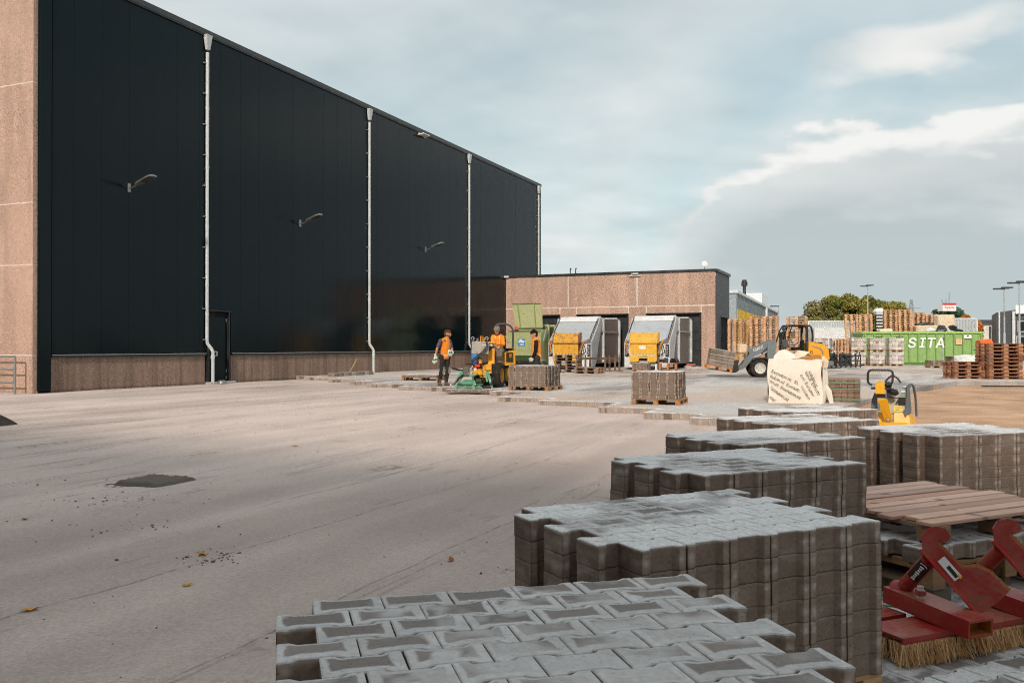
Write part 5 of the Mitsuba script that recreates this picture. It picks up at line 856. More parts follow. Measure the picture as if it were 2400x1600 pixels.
for k, (u, v, y, w) in enumerate(((1955, 752, 93, 5.2), (2255, 746, 80, 2.6))):
    t = thing('sea_container', ('pale corrugated container above the white building' if k == 0 else 'pale corrugated container right of the sign tower'), 'container'); T = place(ux_(u, y), y, EYE - (v - 812) / 2080 * y - 2.6, -6); part(t, 'wall', MB(hx('b9bfc0'), .1).box((0, 1.5, 0), (w, 3, 5.2)), 'matte', T); part(t, 'frame', MB(hx('cdd2d2'), .05).box((0, -.02, 2.58), (w + .1, .1, .12)).box((w / 2, -.02, 0), (.12, .1, 5.2)).box((-w / 2, -.02, 0), (.12, .1, 5.2)), 'paint', T)
    n = int(w / .26)
    for i in range(n): part(t, 'rib', MB(hx('a7aeb0'), .1).box((-w / 2 + .13 + i * w / n, -.04, 0), (.12, .08, 5.1)), 'paint', T)
t = thing('vent_tower', 'white louvred vent tower with domed cap between the orange pallet stacks', 'tower'); T = place(ux_(2060, 74), 74, 0, 0); zt = EYE + (812 - 730) / 2080 * 74
m = MB(hx('e3e6e4'), .05); m.hull([(x, y, zt + z) for x, y, z in ((-.36, -.36, .0), (.36, -.36, .0), (.36, .36, 0), (-.36, .36, 0), (-.2, -.2, .28), (.2, -.2, .28), (.2, .2, .28), (-.2, .2, .28), (-.24, -.24, -.26), (.24, -.24, -.26), (.24, .24, -.26), (-.24, .24, -.26))]); part(t, 'cap', m, 'paint', T)
m = MB(hx('2b2e30'), .05); m.box((0, .05, zt / 2 - .1), (.42, .42, zt - .2)); part(t, 'core', m, 'paint', T)
k = zt - .45
while k > .6: part(t, 'slat', MB(hx('d4d7d5'), .05).box((0, -.18, k), (.5, .1, .12)), 'paint', T); k -= .26
t = thing('sign_tower', 'brown tower carrying a white and red sign above the bulk bags', 'tower'); yS = 100; T = place(ux_(2218, yS), yS, 0, 0); zS = EYE + (812 - 712) / 2080 * yS
m = MB(hx('8a5a36'), .3); m.box((0, 0, zS / 2 - .6), (1.35, 1.2, zS - 1.2)); part(t, 'shaft', m, 'rusty_paint', T)
m = MB(hx('eceae6'), .05); m.box((0, -.2, zS - .45), (1.5, 1.2, .75)); s_ = part(t, 'sign', m, 'paint', T)
m = MB(hx('c9303a'), .02); m.box((0, -.81, zS - .06), (1.52, .03, .22)); m.tube([(-.55 + .1 * i, -.82, zS - .45 + .09 * math.sin(i * 1.7)) for i in range(12)], .035, n=5); part(s_, 'red_lettering', m, 'paint', T)
m = MB(hx('8c9092')); m.tube([(.35, 0, zS), (.38, 0, zS + 1.3)], .03); m.tube([(-.4, 0, zS), (-.45, 0, zS + .5)], .03); m.tube([(0, 0, zS), (0, 0, zS + .55)], .03); part(t, 'mast', m, 'metal', T)
# dark building at the right edge
t = bldg('office_building', 'dark grey office building with white fins at the right edge'); yO = 85; OT = place(ux_(2336, yO), yO, 0, -26); oh = 5.25
m = MB(hx('3a3f44'), .05); m.hull([(x, y, z) for x, y, z in ((0, 0, 0), (12, 0, 0), (12, 9, 0), (0, 9, 0), (0, 0, oh - .6), (4, 0, oh), (12, 0, oh + 1), (12, 9, oh + 1), (0, 9, oh - .6))]); part(t, 'wall', m, 'paint', OT)
for x, w_ in ((.25, .12), (1.45, .24), (2.75, .14)): part(t, 'fin', MB(hx('c9cdcd'), .05).box((x, -.12, (oh - .5) / 2), (w_, .22, oh - .5)), 'paint', OT)
part(t, 'panel', MB(hx('f2f3f0'), .02).box((2.15, -.25, oh - .35), (1.1, .4, .8)), 'paint', OT)
for k, (x, z, w, h_) in enumerate(((2.2, 3.3, .8, 1.0), (3.8, 2.6, 1.5, 2.6), (2.1, 1.5, .8, 1.7), (6.0, 2.6, 1.8, 2.6))):
    w_ = part(t, 'window', MB().box((x, -.06, z), (w, .1, h_)), 'glass_dark', OT); part(w_, 'frame', MB(hx('b9bebe')).box((x, -.12, z + h_ / 2), (w + .1, .08, .08)).box((x, -.12, z - h_ / 2), (w + .1, .08, .08)).box((x - w / 2, -.12, z), (.08, .08, h_)).box((x + w / 2, -.12, z), (.08, .08, h_)), 'paint', OT)
t = bldg('flat_roof_showroom', 'low white showroom with grey shutter behind the green container'); yH = 120; T = place(ux_(2285, yH), yH, 0, -4); hh = 4.6
m = MB(hx('cfcdc8'), .1); m.box((4.3, 4, hh / 2), (9.4, 8, hh)); part(t, 'wall', m, 'matte', T); part(t, 'roof', MB(hx('3f4549')).box((4.3, 3.8, hh + .15), (9.8, 8.8, .5)), 'paint', T)
part(t, 'shutter', MB(hx('7e8489'), .05).box((3.9, -.08, 3.2), (3.3, .1, 1.6)), 'paint', T); part(t, 'canopy', MB(hx('b7c1c1')).box((4.3, -1.0, 1.7), (9.6, 2.0, .3)), 'paint', T)
for k in range(4): w_ = part(t, 'window', MB().box((1.2 + 2.1 * k, -.1, .75), (1.9, .12, 1.4)), 'glass_dark', T)
part(t, 'pillar', MB(hx('3a3d40')).box((2.0, -.1, 3.2), (.25, .12, 1.8)), 'paint', T)
part(t, 'sign', MB(hx('c9503a')).box((.3, -.12, 3.1), (.9, .1, .9)).box((.3, -.18, 3.1), (.6, .06, .5), hx('e9e4dc')), 'paint', T)
# lamp posts and pylon
def post(u, v, y, lb, r=.09, heads=2):
    t = thing('lamp_post', lb, 'lamp post', 'tall lamp posts beyond the yard'); z = EYE + (812 - v) / 2080 * y; T = place(ux_(u, y), y, 0, 0)
    part(t, 'pole', MB(hx('a9b0b2')).tube([(0, 0, 0), (0, 0, z * .4), (0, 0, z * .401), (0, 0, z)], [r * 1.6, r * 1.5, r, r * .7]), 'paint', T)
    for i in range(heads): part(t, 'lamp_head', MB(hx('3b4043')).box((-.45 + .75 * i, .1 * i, z + .06 - .12 * (1 - i)), (.9, .35, .12), ch=.03).box((-.2 + .3 * i, 0, z - .06), (.6, .06, .05)), 'paint', T)
post(2034.5, 669, 110, 'lamp post rising in front of the big autumn trees')
post(2355, 675, 75, 'lamp post left of two before the dark office building', .07); post(2390.5, 661, 70, 'lamp post nearest the right edge', .07)
post(1825, 716, 100, 'short thin post beside the roof box of the grey hall', .05, 1)
t = thing('power_pylon', 'faint lattice pylon on the horizon between the trees', 'pylon'); T = place(ux_(2137, 420), 420, 0, 0); z = EYE + (812 - 702) / 2080 * 420; m = MB(hx('8a9498'))
for sx_ in (-1, 1):
    for sy_ in (-1, 1): m.bar((sx_ * 2.2, sy_ * 2.2, 0), (sx_ * .35, sy_ * .35, z), .25, .25)
for k in range(9): m.bar((-2.2 + .2 * k, -2.1 + .2 * k, z * k / 9), (2.0 - .2 * k, -1.9 + .2 * k, z * (k + 1) / 9), .14, .14); m.bar((2.2 - .2 * k, -2.1 + .2 * k, z * k / 9), (-2.0 + .2 * k, -1.9 + .2 * k, z * (k + 1) / 9), .14, .14)
part(t, 'tower', m, 'paint', T); part(t, 'cross_arm', MB(hx('8a9498')).box((0, 0, z - 4), (9, .3, .3)).box((0, 0, z - 7.5), (11, .3, .3)), 'paint', T)
# ------------------------------------------------------------------ trees
def tree(x, y, h, w, label, cols, seed, n=5200, base=.12, cat='tree', dens=1.0, leaf=.21):
    q = np.random.default_rng(seed); t = thing('tree', label, cat); m = MB(hx('4b4036'), .3)
    limbs = [((0, 0, 0), (0, 0, h * .35), .022 * h, .016 * h)]
    cl = []
    for k in range(46):
        a = q.uniform(0, 2 * PI); e = q.uniform(-.25, 1.0); r = w / 2 * math.cos(max(e, -.2) * 1.25) ** .6 * q.uniform(.45, .92); zc = h * (base + .30) + h * (.50 - base * .3) * e * q.uniform(.75, 1.0); cl.append((r * math.cos(a), r * math.sin(a), zc, w * q.uniform(.075, .165)))
    for c in cl[:16]: limbs.append(((0, 0, h * q.uniform(.22, .4)), c[:3], .008 * h, .002 * h))
    for a, b, r0, r1 in limbs:
        mid = (np.array(a) + np.array(b)) / 2 + (0, 0, .04 * h); m.tube([a, mid, b], [r0, (r0 + r1) / 2, r1], n=6)
    T = place(x, y, 0, 0); part(t, 'trunk', m, 'matte', T)
    per = n // len(cl); V, U = [], []; pal = np.array([code(hx(c), 0) for c in cols])
    for cxx, cyy, czz, rr_ in cl:
        d = q.normal(size=(per, 3)); d /= np.linalg.norm(d, axis=1, keepdims=True); p = np.array((cxx, cyy, czz)) + d * rr_ * (q.uniform(.25, 1, (per, 1)) ** .5) * (1, 1, .8)
        A = q.normal(size=(per, 3)); A /= np.linalg.norm(A, axis=1, keepdims=True); B = np.cross(A, q.normal(size=(per, 3))); B /= np.linalg.norm(B, axis=1, keepdims=True); s_ = leaf * q.uniform(.5, 1.2, (per, 1)) * h / 9
        V.append(np.stack([p + A * s_, p + B * s_ * .6, p - A * s_, p - B * s_ * .6], 1)); tone = pal[q.integers(0, len(pal))]; other = pal[q.integers(0, len(pal), per)]; u = np.where(q.uniform(size=(per, 1)) < .55, tone, other); U.append(np.repeat(u[:, None], 4, 1))
    V = np.vstack(V); U = np.vstack(U); k = len(V); f = np.arange(k)[:, None] * 4 + np.array([[0, 1, 2, 3]]); F = np.vstack([f[:, [0, 1, 2]], f[:, [0, 2, 3]]])
    scene[t + '__crown'] = {'type': 'ply', 'filename': meshkit.write_ply((V.reshape(-1, 3), F), False, U.reshape(-1, 2)), 'face_normals': True, 'bsdf': ref('leaf_mat'), 'to_world': T}
GREEN = ['6a7034', '7a7a38', '8a8440', '968a42', '5c662e', '7c7636']
for u, v, y, w, cols, lb, sd in ((1925, 696, 128, 8.0, ['77745c', '857e62', '6a6a50', '8d846c'], 'thin grey-leaved autumn tree at the left end of the big tree group', 1), (1975, 678, 125, 8.5, GREEN, 'tallest olive green autumn tree left of the lamp post', 2), (2020, 680, 127, 7.0, GREEN, 'olive autumn tree right behind the lamp post', 3), (2078, 690, 126, 7.5, GREEN + ['a8964a'], 'yellowish autumn tree above the leaning pallet stacks', 4), (2108, 712, 124, 5.0, GREEN, 'low olive tree above the right pallet stacks', 5),
        (1945, 735, 118, 7.5, GREEN, 'low olive tree over the white building', 9), (2225, 708, 150, 7.5, ['33563f', '3b5e44', '2d4c38', '46684c'], 'dark green tree behind the sign tower', 6), (2180, 735, 150, 6.0, ['6e7038', '5e6a38'], 'small olive tree left of the sign tower', 7), (2274, 727, 110, 3.2, ['b0682c', 'bc7430', '985624', 'c4803c'], 'rust red autumn tree right of the sign tower', 8)):
    tree(ux_(u, y), y, EYE + (812 - v) / 2080 * y, w, lb, cols, sd, n=17000 if sd in (2, 3, 4) else 9000)
# far low band of trees and roofs on the horizon
q = np.random.default_rng(77)
V, U = [], []
for a in np.linspace(math.radians(2), math.radians(58), 620):
    r = 330 + 40 * math.sin(9 * a); h_ = 5.0 + 3.0 * meshkit.fbm(np.array([a * 30, 0, 0]), 3, 3); p = np.array((r * math.sin(a), r * math.cos(a), 0)) + np.stack([q.uniform(-2, 2, 30), q.uniform(-2, 2, 30), q.uniform(0, 1, 30) ** .8 * h_], 1)
    A = q.normal(size=(30, 3)); A /= np.linalg.norm(A, axis=1, keepdims=True); B = np.cross(A, q.normal(size=(30, 3))); B /= np.linalg.norm(B, axis=1, keepdims=True); V.append(np.stack([p + A, p + B * .7, p - A, p - B * .7], 1)); U.append(np.tile(code(hx(['3c4530', '464a34', '333d2c'][int(q.integers(0, 3))]), 0), (30, 4, 1)))
V = np.vstack(V); U = np.vstack(U); f = np.arange(len(V))[:, None] * 4 + np.array([[0, 1, 2, 3]])
k = thing('treeline', 'distant dark band of trees along the horizon', 'trees', kind='stuff'); scene[k] = {'type': 'ply', 'filename': meshkit.write_ply((V.reshape(-1, 3), np.vstack([f[:, [0, 1, 2]], f[:, [0, 2, 3]]])), False, U.reshape(-1, 2)), 'face_normals': True, 'bsdf': ref('leaf_mat')}
# ------------------------------------------------------------------ foreground right: loose pallet on a part layer of stones
LPT = place(2.22, 4.72, 0.0, 27)
t = thing('loose_pallet', 'loose weathered pallet lying on a part layer of pavers, its planks uneven', 'pallet'); q = random.Random(41); zp = .335
pl = ['ad8b78', 'b79684', 'a17f70', 'b19080', 'bb9c8c', 'a98472', '9b8074', 'b4968a', 'ac9080']
for k in range(9):
    y = .06 + .118 * k; x0 = (-.02, .03, -.05, .0, .04, -.03, .02, -.04, .0)[k]
    part(t, 'plank', MB(hx(pl[k], 1.2), .25).box((.62 + x0 + .06, y, zp + .1 + q.uniform(-.003, .003)), (1.25, .102, .02), rot=rotz(q.uniform(-.008, .008)) @ rotx(q.uniform(-.02, .02)), ch=.003), 'wood_mat', LPT)
for k, x in enumerate((.12, .64, 1.16)):
    part(t, 'bearer', MB(hx('8a6e56'), .3).box((x, .53, zp + .078), (.1, 1.06, .022)), 'wood_mat', LPT)
    for y in (.07, .53, .99): part(t, 'block', MB(hx(q.choice(['7c5c42', '86654a'])), .35).box((x, y, zp + .033), (.12, .13, .068), ch=.003), 'wood_mat', LPT)
t = thing('paver_layer', 'part layer of pavers left under the loose pallet', 'pavers')
for j in range(7):
    for i in range(6):
        off = .1 if j % 2 else 0
        if (i + 2 * j) % 7 == 3 and j > 1: continue
        part(t, 'paver', paver_dict(q.choice([1, 2, 3, 4, 11])), 'paver_mat', LPT @ T4().translate([.03 + off + LN * i + q.uniform(-.01, .01), .05 + PITCH * j + q.uniform(-.006, .006), .24]).rotate([0, 0, 1], q.uniform(-3, 3)))
solo('wooden_pallet', pallet_mesh(1.3, 1.0, .13, hx('8a6a4c')), 'wood_mat', 'brown pallet under the part layer, beneath the loose pallet', 'pallet', LPT @ T4().translate([.0, -.02, .10]))
m = MB(hx('5a4a3c'), .4)
for x in (.1, .6, 1.1): m.box((x, .5, .05), (.14, 1.0, .09))
solo('timber_bearers', m, 'wood_mat', 'dark timbers under the brown pallet behind the red hooks', 'timbers', LPT, kind='stuff')
# ------------------------------------------------------------------ the red brush with two hook mounts
red, red2, rustc = hx('8c1a16'), hx('a81c18'), hx('9a5424')
BT = place(1.80, 3.98, 0.0, 23)     # x along the brush, y away
t = thing('brush_attachment', 'rusty red machine brush with two hooked mounts and straw bristles', 'brush')
# channel boards
bz = .125
def channel(x0, x1, y, w, lbl='channel'):
    m = MB(red, .55); m.box(((x0 + x1) / 2, y, bz), (x1 - x0, w, .012)); m.box(((x0 + x1) / 2, y - w / 2, bz - .018), (x1 - x0, .012, .048)); m.box(((x0 + x1) / 2, y + w / 2, bz - .018), (x1 - x0, .012, .048)); return part(t, lbl, m, 'rusty_paint', BT)
channel(-.16, 1.5, .02, .21); channel(-.30, .14, .28, .20)
m = MB(rustc, .6); m.box((.67, -.09, bz - .038), (1.66, .004, .012)); part(t, 'rust_edge', m, 'rusty_paint', BT)
qb = np.random.default_rng(5)
def bristles(x0, x1, y0, y1, n):
    m = MB(hx('c39a66'), .15); cols = [hx(c) for c in ('dcb98a', 'cfa674', 'e6c89a', 'bf9462', 'efd6ac')]
    V, F, NN, U, k = [], [], [], [], 0
    for i in range(n):
        x, y = qb.uniform(x0, x1), qb.uniform(y0, y1); dx, dy = qb.normal(0, .016), qb.normal(-.012, .016); c = cols[int(qb.integers(0, 5))]; L = .085 + qb.uniform(-.012, .008); w = .0022
        a = np.array((x, y, bz - .02)); b = np.array((x + dx, y + dy, bz - .02 - L))
        o = [np.array(p) * w for p in ((1, 0, 0), (-.5, .87, 0), (-.5, -.87, 0))]; v = [a + p for p in o] + [b + p for p in o]; V += v; NN += [p / w for p in o] * 2; U += [code(c, .1)] * 6
        for j in range(3): F += [(k + j, k + (j + 1) % 3, k + 3 + (j + 1) % 3), (k + j, k + 3 + (j + 1) % 3, k + 3 + j)]
        k += 6
    m.raw(V, F, NN, uv=U); return part(t, 'bristles', m, 'matte', BT, kind='stuff')
bristles(-.17, 1.5, -.11, -.02, 5200); bristles(-.17, 1.5, -.02, .1, 1500); bristles(-.3, .14, .19, .36, 1300)
def mount(ox, tag_):
    """Box beam lying across the brush, a leaning hook plate on it and a round strut."""
    # beam (hollow, open rusty end towards the camera)
    a, b = np.array((ox + .20, .30, .19)), np.array((ox + .175, -.20, .165)); w, h = .135, .07
    m = MB(red, .5); y = (b - a) / np.linalg.norm(b - a); x = np.cross(y, (0, 0, 1)); x /= np.linalg.norm(x); z = np.cross(x, y); Rm = np.stack([x, y, z], 1); L = np.linalg.norm(b - a); c = (a + b) / 2
    for off, sz_ in ((z * h / 2, (w, L, .007)), (-z * h / 2, (w, L, .007)), (x * w / 2, (.007, L, h + .007)), (-x * w / 2, (.007, L, h + .007))): m.box(c + off, sz_, rot=Rm)
    bm = part(t, 'box_beam', m, 'rusty_paint', BT)
    m = MB(rustc, .6); m.box(c + y * (L / 2 - .07), (w - .012, .004, h - .006), rot=Rm)
    for off, sz_ in ((z * (h / 2 - .005), (w - .01, .08, .002)), (-z * (h / 2 - .005), (w - .01, .08, .002)), (x * (w / 2 - .005), (.002, .08, h - .01)), (-x * (w / 2 - .005), (.002, .08, h - .01))): m.box(c + off + y * (L / 2 - .041), sz_, rot=Rm)
    part(bm, 'rusty_bore', m, 'rusty_paint', BT)
    m = MB(hx('b9b4a8'), .4); m.lathe([(0, .06), (.014, .06), (.016, .03), (.016, .0)], c + z * h / 2 - y * .06 + x * .03, (0, 0, 1), n=8); m.lathe([(.0, .04), (.026, .04), (.026, .018), (0, .018)], c + z * h / 2 - y * .06 + x * .03, (0, 0, 1), n=6, col=hx('8c3a2a')); part(bm, 'bolt', m, 'rusty_paint', BT)
    # hook plate: an outline in the plane of up-and-left, thick across
    o = np.array((ox + .277, -.10, .195)); RB = rotz(-math.radians(23)); U_ = RB @ np.array((.95, -.30, .06)); U_ /= np.linalg.norm(U_); up = RB @ np.array((.02, .22, .97)); up = up - U_ * (up @ U_); up /= np.linalg.norm(up)
    hook = [(0, 0), (-.2, .266), (-.204, .333), (-.18, .368), (-.139, .380), (-.1, .37), (-.08, .335), (-.089, .315), (-.115, .306), (-.13, .32), (-.139, .30), (-.1, .25), (-.044, .19), (.015, .198), (.067, .172), (.133, .094), (.094, .055), (.022, .0)]
    m = MB(red, .5); m.prism(hook, .028, o, U_, up, mid=True); hk = part(t, 'hook_plate', m, 'rusty_paint', BT)
    m = MB(rustc, .5); nn = np.cross(U_, up)
    edge_ = [hook[k] for k in range(8, 16)]
    for p, r in zip(edge_[:-1], edge_[1:]): m.bar(o + U_ * p[0] + up * p[1], o + U_ * r[0] + up * r[1], .031, .012, up=nn)
    part(hk, 'worn_edge', m, 'rusty_paint', BT)
    m = MB(red2, .25); m.bar(o + up * -.015 + U_ * .006, o + up * .275 - U_ * .212, .062, .013, up=np.array((.8 * U_ + .6 * up))); part(hk, 'edge_bar', m, 'rusty_paint', BT)
    m = MB(hx('6e1512'), .5); m.lathe([(.02, .004), (.03, .003), (.032, 0)], o + U_ * .055 + up * .10 - nn * .014, -nn, n=16); m.lathe([(.0, .002), (.02, .002)], o + U_ * .055 + up * .10 - nn * .0145, -nn, n=16, col=hx('4a1210')); part(hk, 'eye', m, 'rusty_paint', BT)
    if tag_:
        sgn = -1 if nn[1] > 0 else 1; face = nn * sgn * .0155
        m = MB(hx('cfcfca'), .12); m.prism([(-.115, .245), (-.145, .222), (-.083, .135), (-.05, .158)], .0015, o + face, U_, up, mid=True); m.prism([(-.098, .205), (-.112, .195), (-.078, .147), (-.064, .157)], .002, o + face * 1.05, U_, up, col=hx('1e1e1e'), mid=True); m.prism([(-.062, .168), (-.072, .161), (-.06, .145), (-.05, .152)], .002, o + face * 1.05, U_, up, col=hx('d0a02a'), mid=True); part(hk, 'sticker', m, 'paint', BT)
    # strut from the back of the beam up to the hook
    s0, s1 = np.array((ox + .196, .235, .235)), o + up * .225 - U_ * .175 + np.array((.02, .02, 0))
    m = MB(red, .5); m.tube([s0, s1], .036, n=18); st_ = part(t, 'strut', m, 'rusty_paint', BT); m = MB(red, .5); m.lathe([(.036, .0), (.055, -.02), (.06, -.03)], s0 + (0, 0, 0), (s1 - s0), n=18); part(st_, 'weld_collar', m, 'rusty_paint', BT)
    if tag_:
        dr_ = (s1 - s0) / np.linalg.norm(s1 - s0); nn2 = RB @ np.array((-.35, -.85, .25)); nn2 = nn2 - dr_ * (nn2 @ dr_); nn2 /= np.linalg.norm(nn2); up2 = np.cross(nn2, dr_)
        m = MB(hx('161616'), .05); P = s0 + dr_ * (np.linalg.norm(s1 - s0) * .42)
        for k in range(5):
            a_ = -.7 + .35 * k - .175; b_ = a_ + .35
            pa, pb = P + (nn2 * math.cos(a_) + up2 * math.sin(a_)) * .0372, P + (nn2 * math.cos(b_) + up2 * math.sin(b_)) * .0372
            m.flat([pa, pb, pb + dr_ * .12, pa + dr_ * .12], [(0, 1, 2, 3), (3, 2, 1, 0)])
        for k in range(7): m.box(P + nn2 * .0385 + dr_ * (.012 + .014 * k), (.008, .003, .014 + .005 * (k % 3 == 0)), hx('d8d8d4'), rot=np.stack([dr_, nn2, up2], 1))
        m.tube([P + nn2 * .0372 + dr_ * .108 + up2 * (.018 * math.sin(a)) + dr_ * .006 * math.cos(a) for a in np.linspace(-1.4, 1.4, 7)], .002, hx('d8d8d4'), n=4); part(st_, 'sticker', m, 'paint', BT)
mount(.0, True); mount(.47, False)
m = MB(hx('2f7d52'), .1); m.bar((1.76, 4.75, .03), (2.05, 4.55, .05), .014, .006); m.bar((1.78, 4.55, .03), (2.12, 4.9, .08), .012, .006); solo('green_strap', m, 'paint', 'green plastic strap lying behind the red brush', 'strap')
def rag(x, y, z, c, lb, s_, seed, cat): solo(cat.replace(' ', '_'), MB(hx(c), .2).hull(rumple((x, y, z), (s_, s_, s_), 14, seed, .35)), 'matte', lb, cat)
rag(2.55, 4.02, .03, '7a4a34', 'brown crumpled rag on the paving beside the bristles', .09, 3, 'rag')
# ------------------------------------------------------------------ on the sand
v, f = grid(-.55, .55, -.5, .5, .025, lambda X, Y: np.maximum(0, .05 * np.clip(1.15 - (np.abs(X / .41) ** 9 + np.abs(Y / .37) ** 9), 0, .9)) - .03 + .03 * (meshkit.fbm(np.stack([X * 14, Y * 14, 0 * X], -1), 3, 2) - .5) - .012)
m = MB(hx('635a52'), .95); tri = trimesh.Trimesh(v, f, process=False); m.raw(v, f, tri.vertex_normals)
solo('manhole_cover', m, 'matte', 'dark gritty square cover half buried in the sand', 'cover', place(-3.71, 9.24, .014, -23) @ T4().scale([.76, .8, 1]))
v, f = grid(-.9, .9, -.8, .8, .05, lambda X, Y: .36 * np.maximum(0, 1 - np.sqrt((X / .75) ** 2 + (Y / .65) ** 2)) ** .8 + .09 * (meshkit.fbm(np.stack([X * 7, Y * 7, 0 * X], -1), 4, 7) - .5) - .06)
m = MB(hx('2f2a26'), .3); tri = trimesh.Trimesh(v, f, process=False); m.raw(v, f, tri.vertex_normals); solo('soil_heap', m, 'matte', 'small dark soil heap at the left edge of the sand', 'soil heap', place(-9.36, 15.9, -.02, 0) @ T4().scale([.72, .72, .85]))
# fallen leaves, pebbles, grit
leafc = ['b5782e', 'c08a3c', '9a5c28', 'b8863a']
for k, (u, v_, lb) in enumerate(((60, 1213, 'fallen leaf on the sand near the left edge, above the middle one'), (441, 1362, 'ochre fallen leaf lying in the middle of the near sand'), (1057, 1309, 'yellow fallen leaf on the sand left of the second paver stack'), (475, 1291, 'curled fallen leaf on the dark grit blot'), (690, 1043, 'tiny orange fallen leaf far out on the sand'), (72, 1420, 'brown leaf scrap on the sand at the far left, lowest'))):
    y = 2080 * EYE / (v_ - 812); x = (u - 1200) / 2080 * y; s_ = .022 + .002 * k; m = MB(hx(leafc[k % 4]), .1)
    P = [(-1, 0, .1), (-.5, .45, .3), (.2, .5, .1), (1, .1, .4), (.3, -.45, .25), (-.4, -.5, .05), (0, 0, .0)]; P = np.array(P) * s_ * 1.5
    m.flat(P, [(0, 6, 1), (1, 6, 2), (2, 6, 3), (3, 6, 4), (4, 6, 5), (5, 6, 0)]); m.flat(P - (0, 0, .001), [(1, 6, 0), (2, 6, 1), (3, 6, 2), (4, 6, 3), (5, 6, 4), (0, 6, 5)]); solo('fallen_leaf', m, 'matte', lb, 'leaf', place(x, y, float(relief(np.array([[x]]), np.array([[y]]))[0, 0]) + .004, k * 47), 'fallen leaves on the sand')
qg = np.random.default_rng(99); V, F, NN, U, k = [], [], [], [], 0
ico = trimesh.creation.icosphere(0, 1.0); iv, if_ = np.array(ico.vertices), np.array(ico.faces)
def clod(x, y, s_, c):
    global k
    v = iv * (s_ * qg.uniform(.6, 1.2, 3)) * (1, 1, .7) + (x, y, float(relief(np.array([[x]]), np.array([[y]]))[0, 0]) + .002); V.append(v); F.append(if_ + k); NN.append(iv); U.append(np.tile(code(c, .1), (len(v), 1))); k += len(v)
A0 = [(12.4, 1), (13.2, 2), (10.3, 3), (8.1, 5), (14.3, 6), (16.4, 11), (17.3, 12), (19.45, 14), (20.9, 15)]
for a0, sd in A0:      # grit along the drag lines
    for i in range(150):
        b = -24 + 34 * qg.uniform(); a = a0 + .55 * (meshkit.noise(np.array([b * .22, sd * 7.3, 0])) - .5) + qg.normal(0, .025); p = C0 + a * N + b * D
        if p[1] > 3: clod(p[0], p[1], abs(qg.normal(0, .004)) + .003, hx('7a6a5d'))
for i in range(130):
    y = 3 + 16 * qg.uniform() ** 1.4; x = -.6 * y + qg.uniform() * (.6 * y + .2 + .12 * y); clod(x, y, abs(qg.normal(0, .004)) + .003, hx(['6f6055', '8d7c6e', '4f443c'][int(qg.integers(0, 3))]))
for cx0, cy0, n_, sp in ((-2.05, 6.0, 70, .12), (-3.55, 8.2, 40, .2), (-5.2, 7.6, 40, .25), (-2.9, 7.0, 30, .25), (-4.9, 9.3, 30, .3)):
    for i in range(n_): clod(cx0 + qg.normal(0, sp), cy0 + qg.normal(0, sp * .8), abs(qg.normal(0, .005)) + .003, hx('6a5c50'))
m = MB(); m.raw(np.vstack(V), np.vstack(F), np.vstack(NN), uv=np.vstack(U)); solo('grit', m, 'matte', 'grit and small clods strewn over the sand', 'grit', kind='stuff')
# a few bars lying on the far soil
solo('steel_bar', MB(hx('3c3a38')).bar((16.2, 30.6, .03), (19.0, 29.6, .05), .06, .05), 'metal', 'dark bar lying on the soil below the red-brown pallets', 'bar')
# ------------------------------------------------------------------ people
def blob(bones, step=.03, it=6, fold=0.0, seed=1):
    """One skin over a chain of bones (p, q, radius at p, radius at q)."""
    S = []
    for p, q, r0, r1 in bones:
        S.append(m3.Manifold.batch_hull([m3.Manifold.sphere(r0, 14).translate(list(map(float, p))), m3.Manifold.sphere(r1, 14).translate(list(map(float, q)))]))
    g = m3.Manifold.batch_boolean(S, m3.OpType.Add).refine_to_length(step).to_mesh(); m = trimesh.Trimesh(g.vert_properties[:, :3], g.tri_verts, process=True)
    trimesh.smoothing.filter_taubin(m, .5, .53, it)
    if fold:
        v = np.array(m.vertices); f_ = meshkit.fbm(v * [9, 9, 15] + v[:, [2]] * [6, -4, 0], 3, seed); m.vertices = v + np.array(m.vertex_normals) * ((np.abs(f_ - .5) * 2)[:, None] ** .7 - .35) * fold
    return m
def hand_bones(w, d, side, curl=.6, L=.165):
    """Palm and five bent fingers from the wrist w along d; side points to the thumb."""
    w, d, s = (np.asarray(x, float) for x in (w, d, side)); d = d / np.linalg.norm(d); s = s - d * (s @ d); s /= np.linalg.norm(s); n = np.cross(d, s); B = []
    for k, (o, ln) in enumerate(((.03, .068), (.010, .076), (-.011, .071), (-.031, .056))):
        a = w + d * .015 + s * o * .7; k1 = w + d * .082 + s * o; B.append((a, k1, .014, .0115)); e1 = d * math.cos(curl * .6) + n * math.sin(curl * .6); e2 = d * math.cos(curl * 1.5) + n * math.sin(curl * 1.5); k2 = k1 + e1 * ln * .52; B += [(k1, k2, .0105, .0092), (k2, k2 + e2 * ln * .5, .0092, .0078)]
    t1 = w + d * .03 + s * .03; t2 = t1 + (d * .6 + s * .7 + n * .25) * .04; B += [(w, t1, .018, .014), (t1, t2, .0125, .0105), (t2, t2 + (d * .85 + s * .25 + n * .4) * .032, .0105, .0085)]
    return B
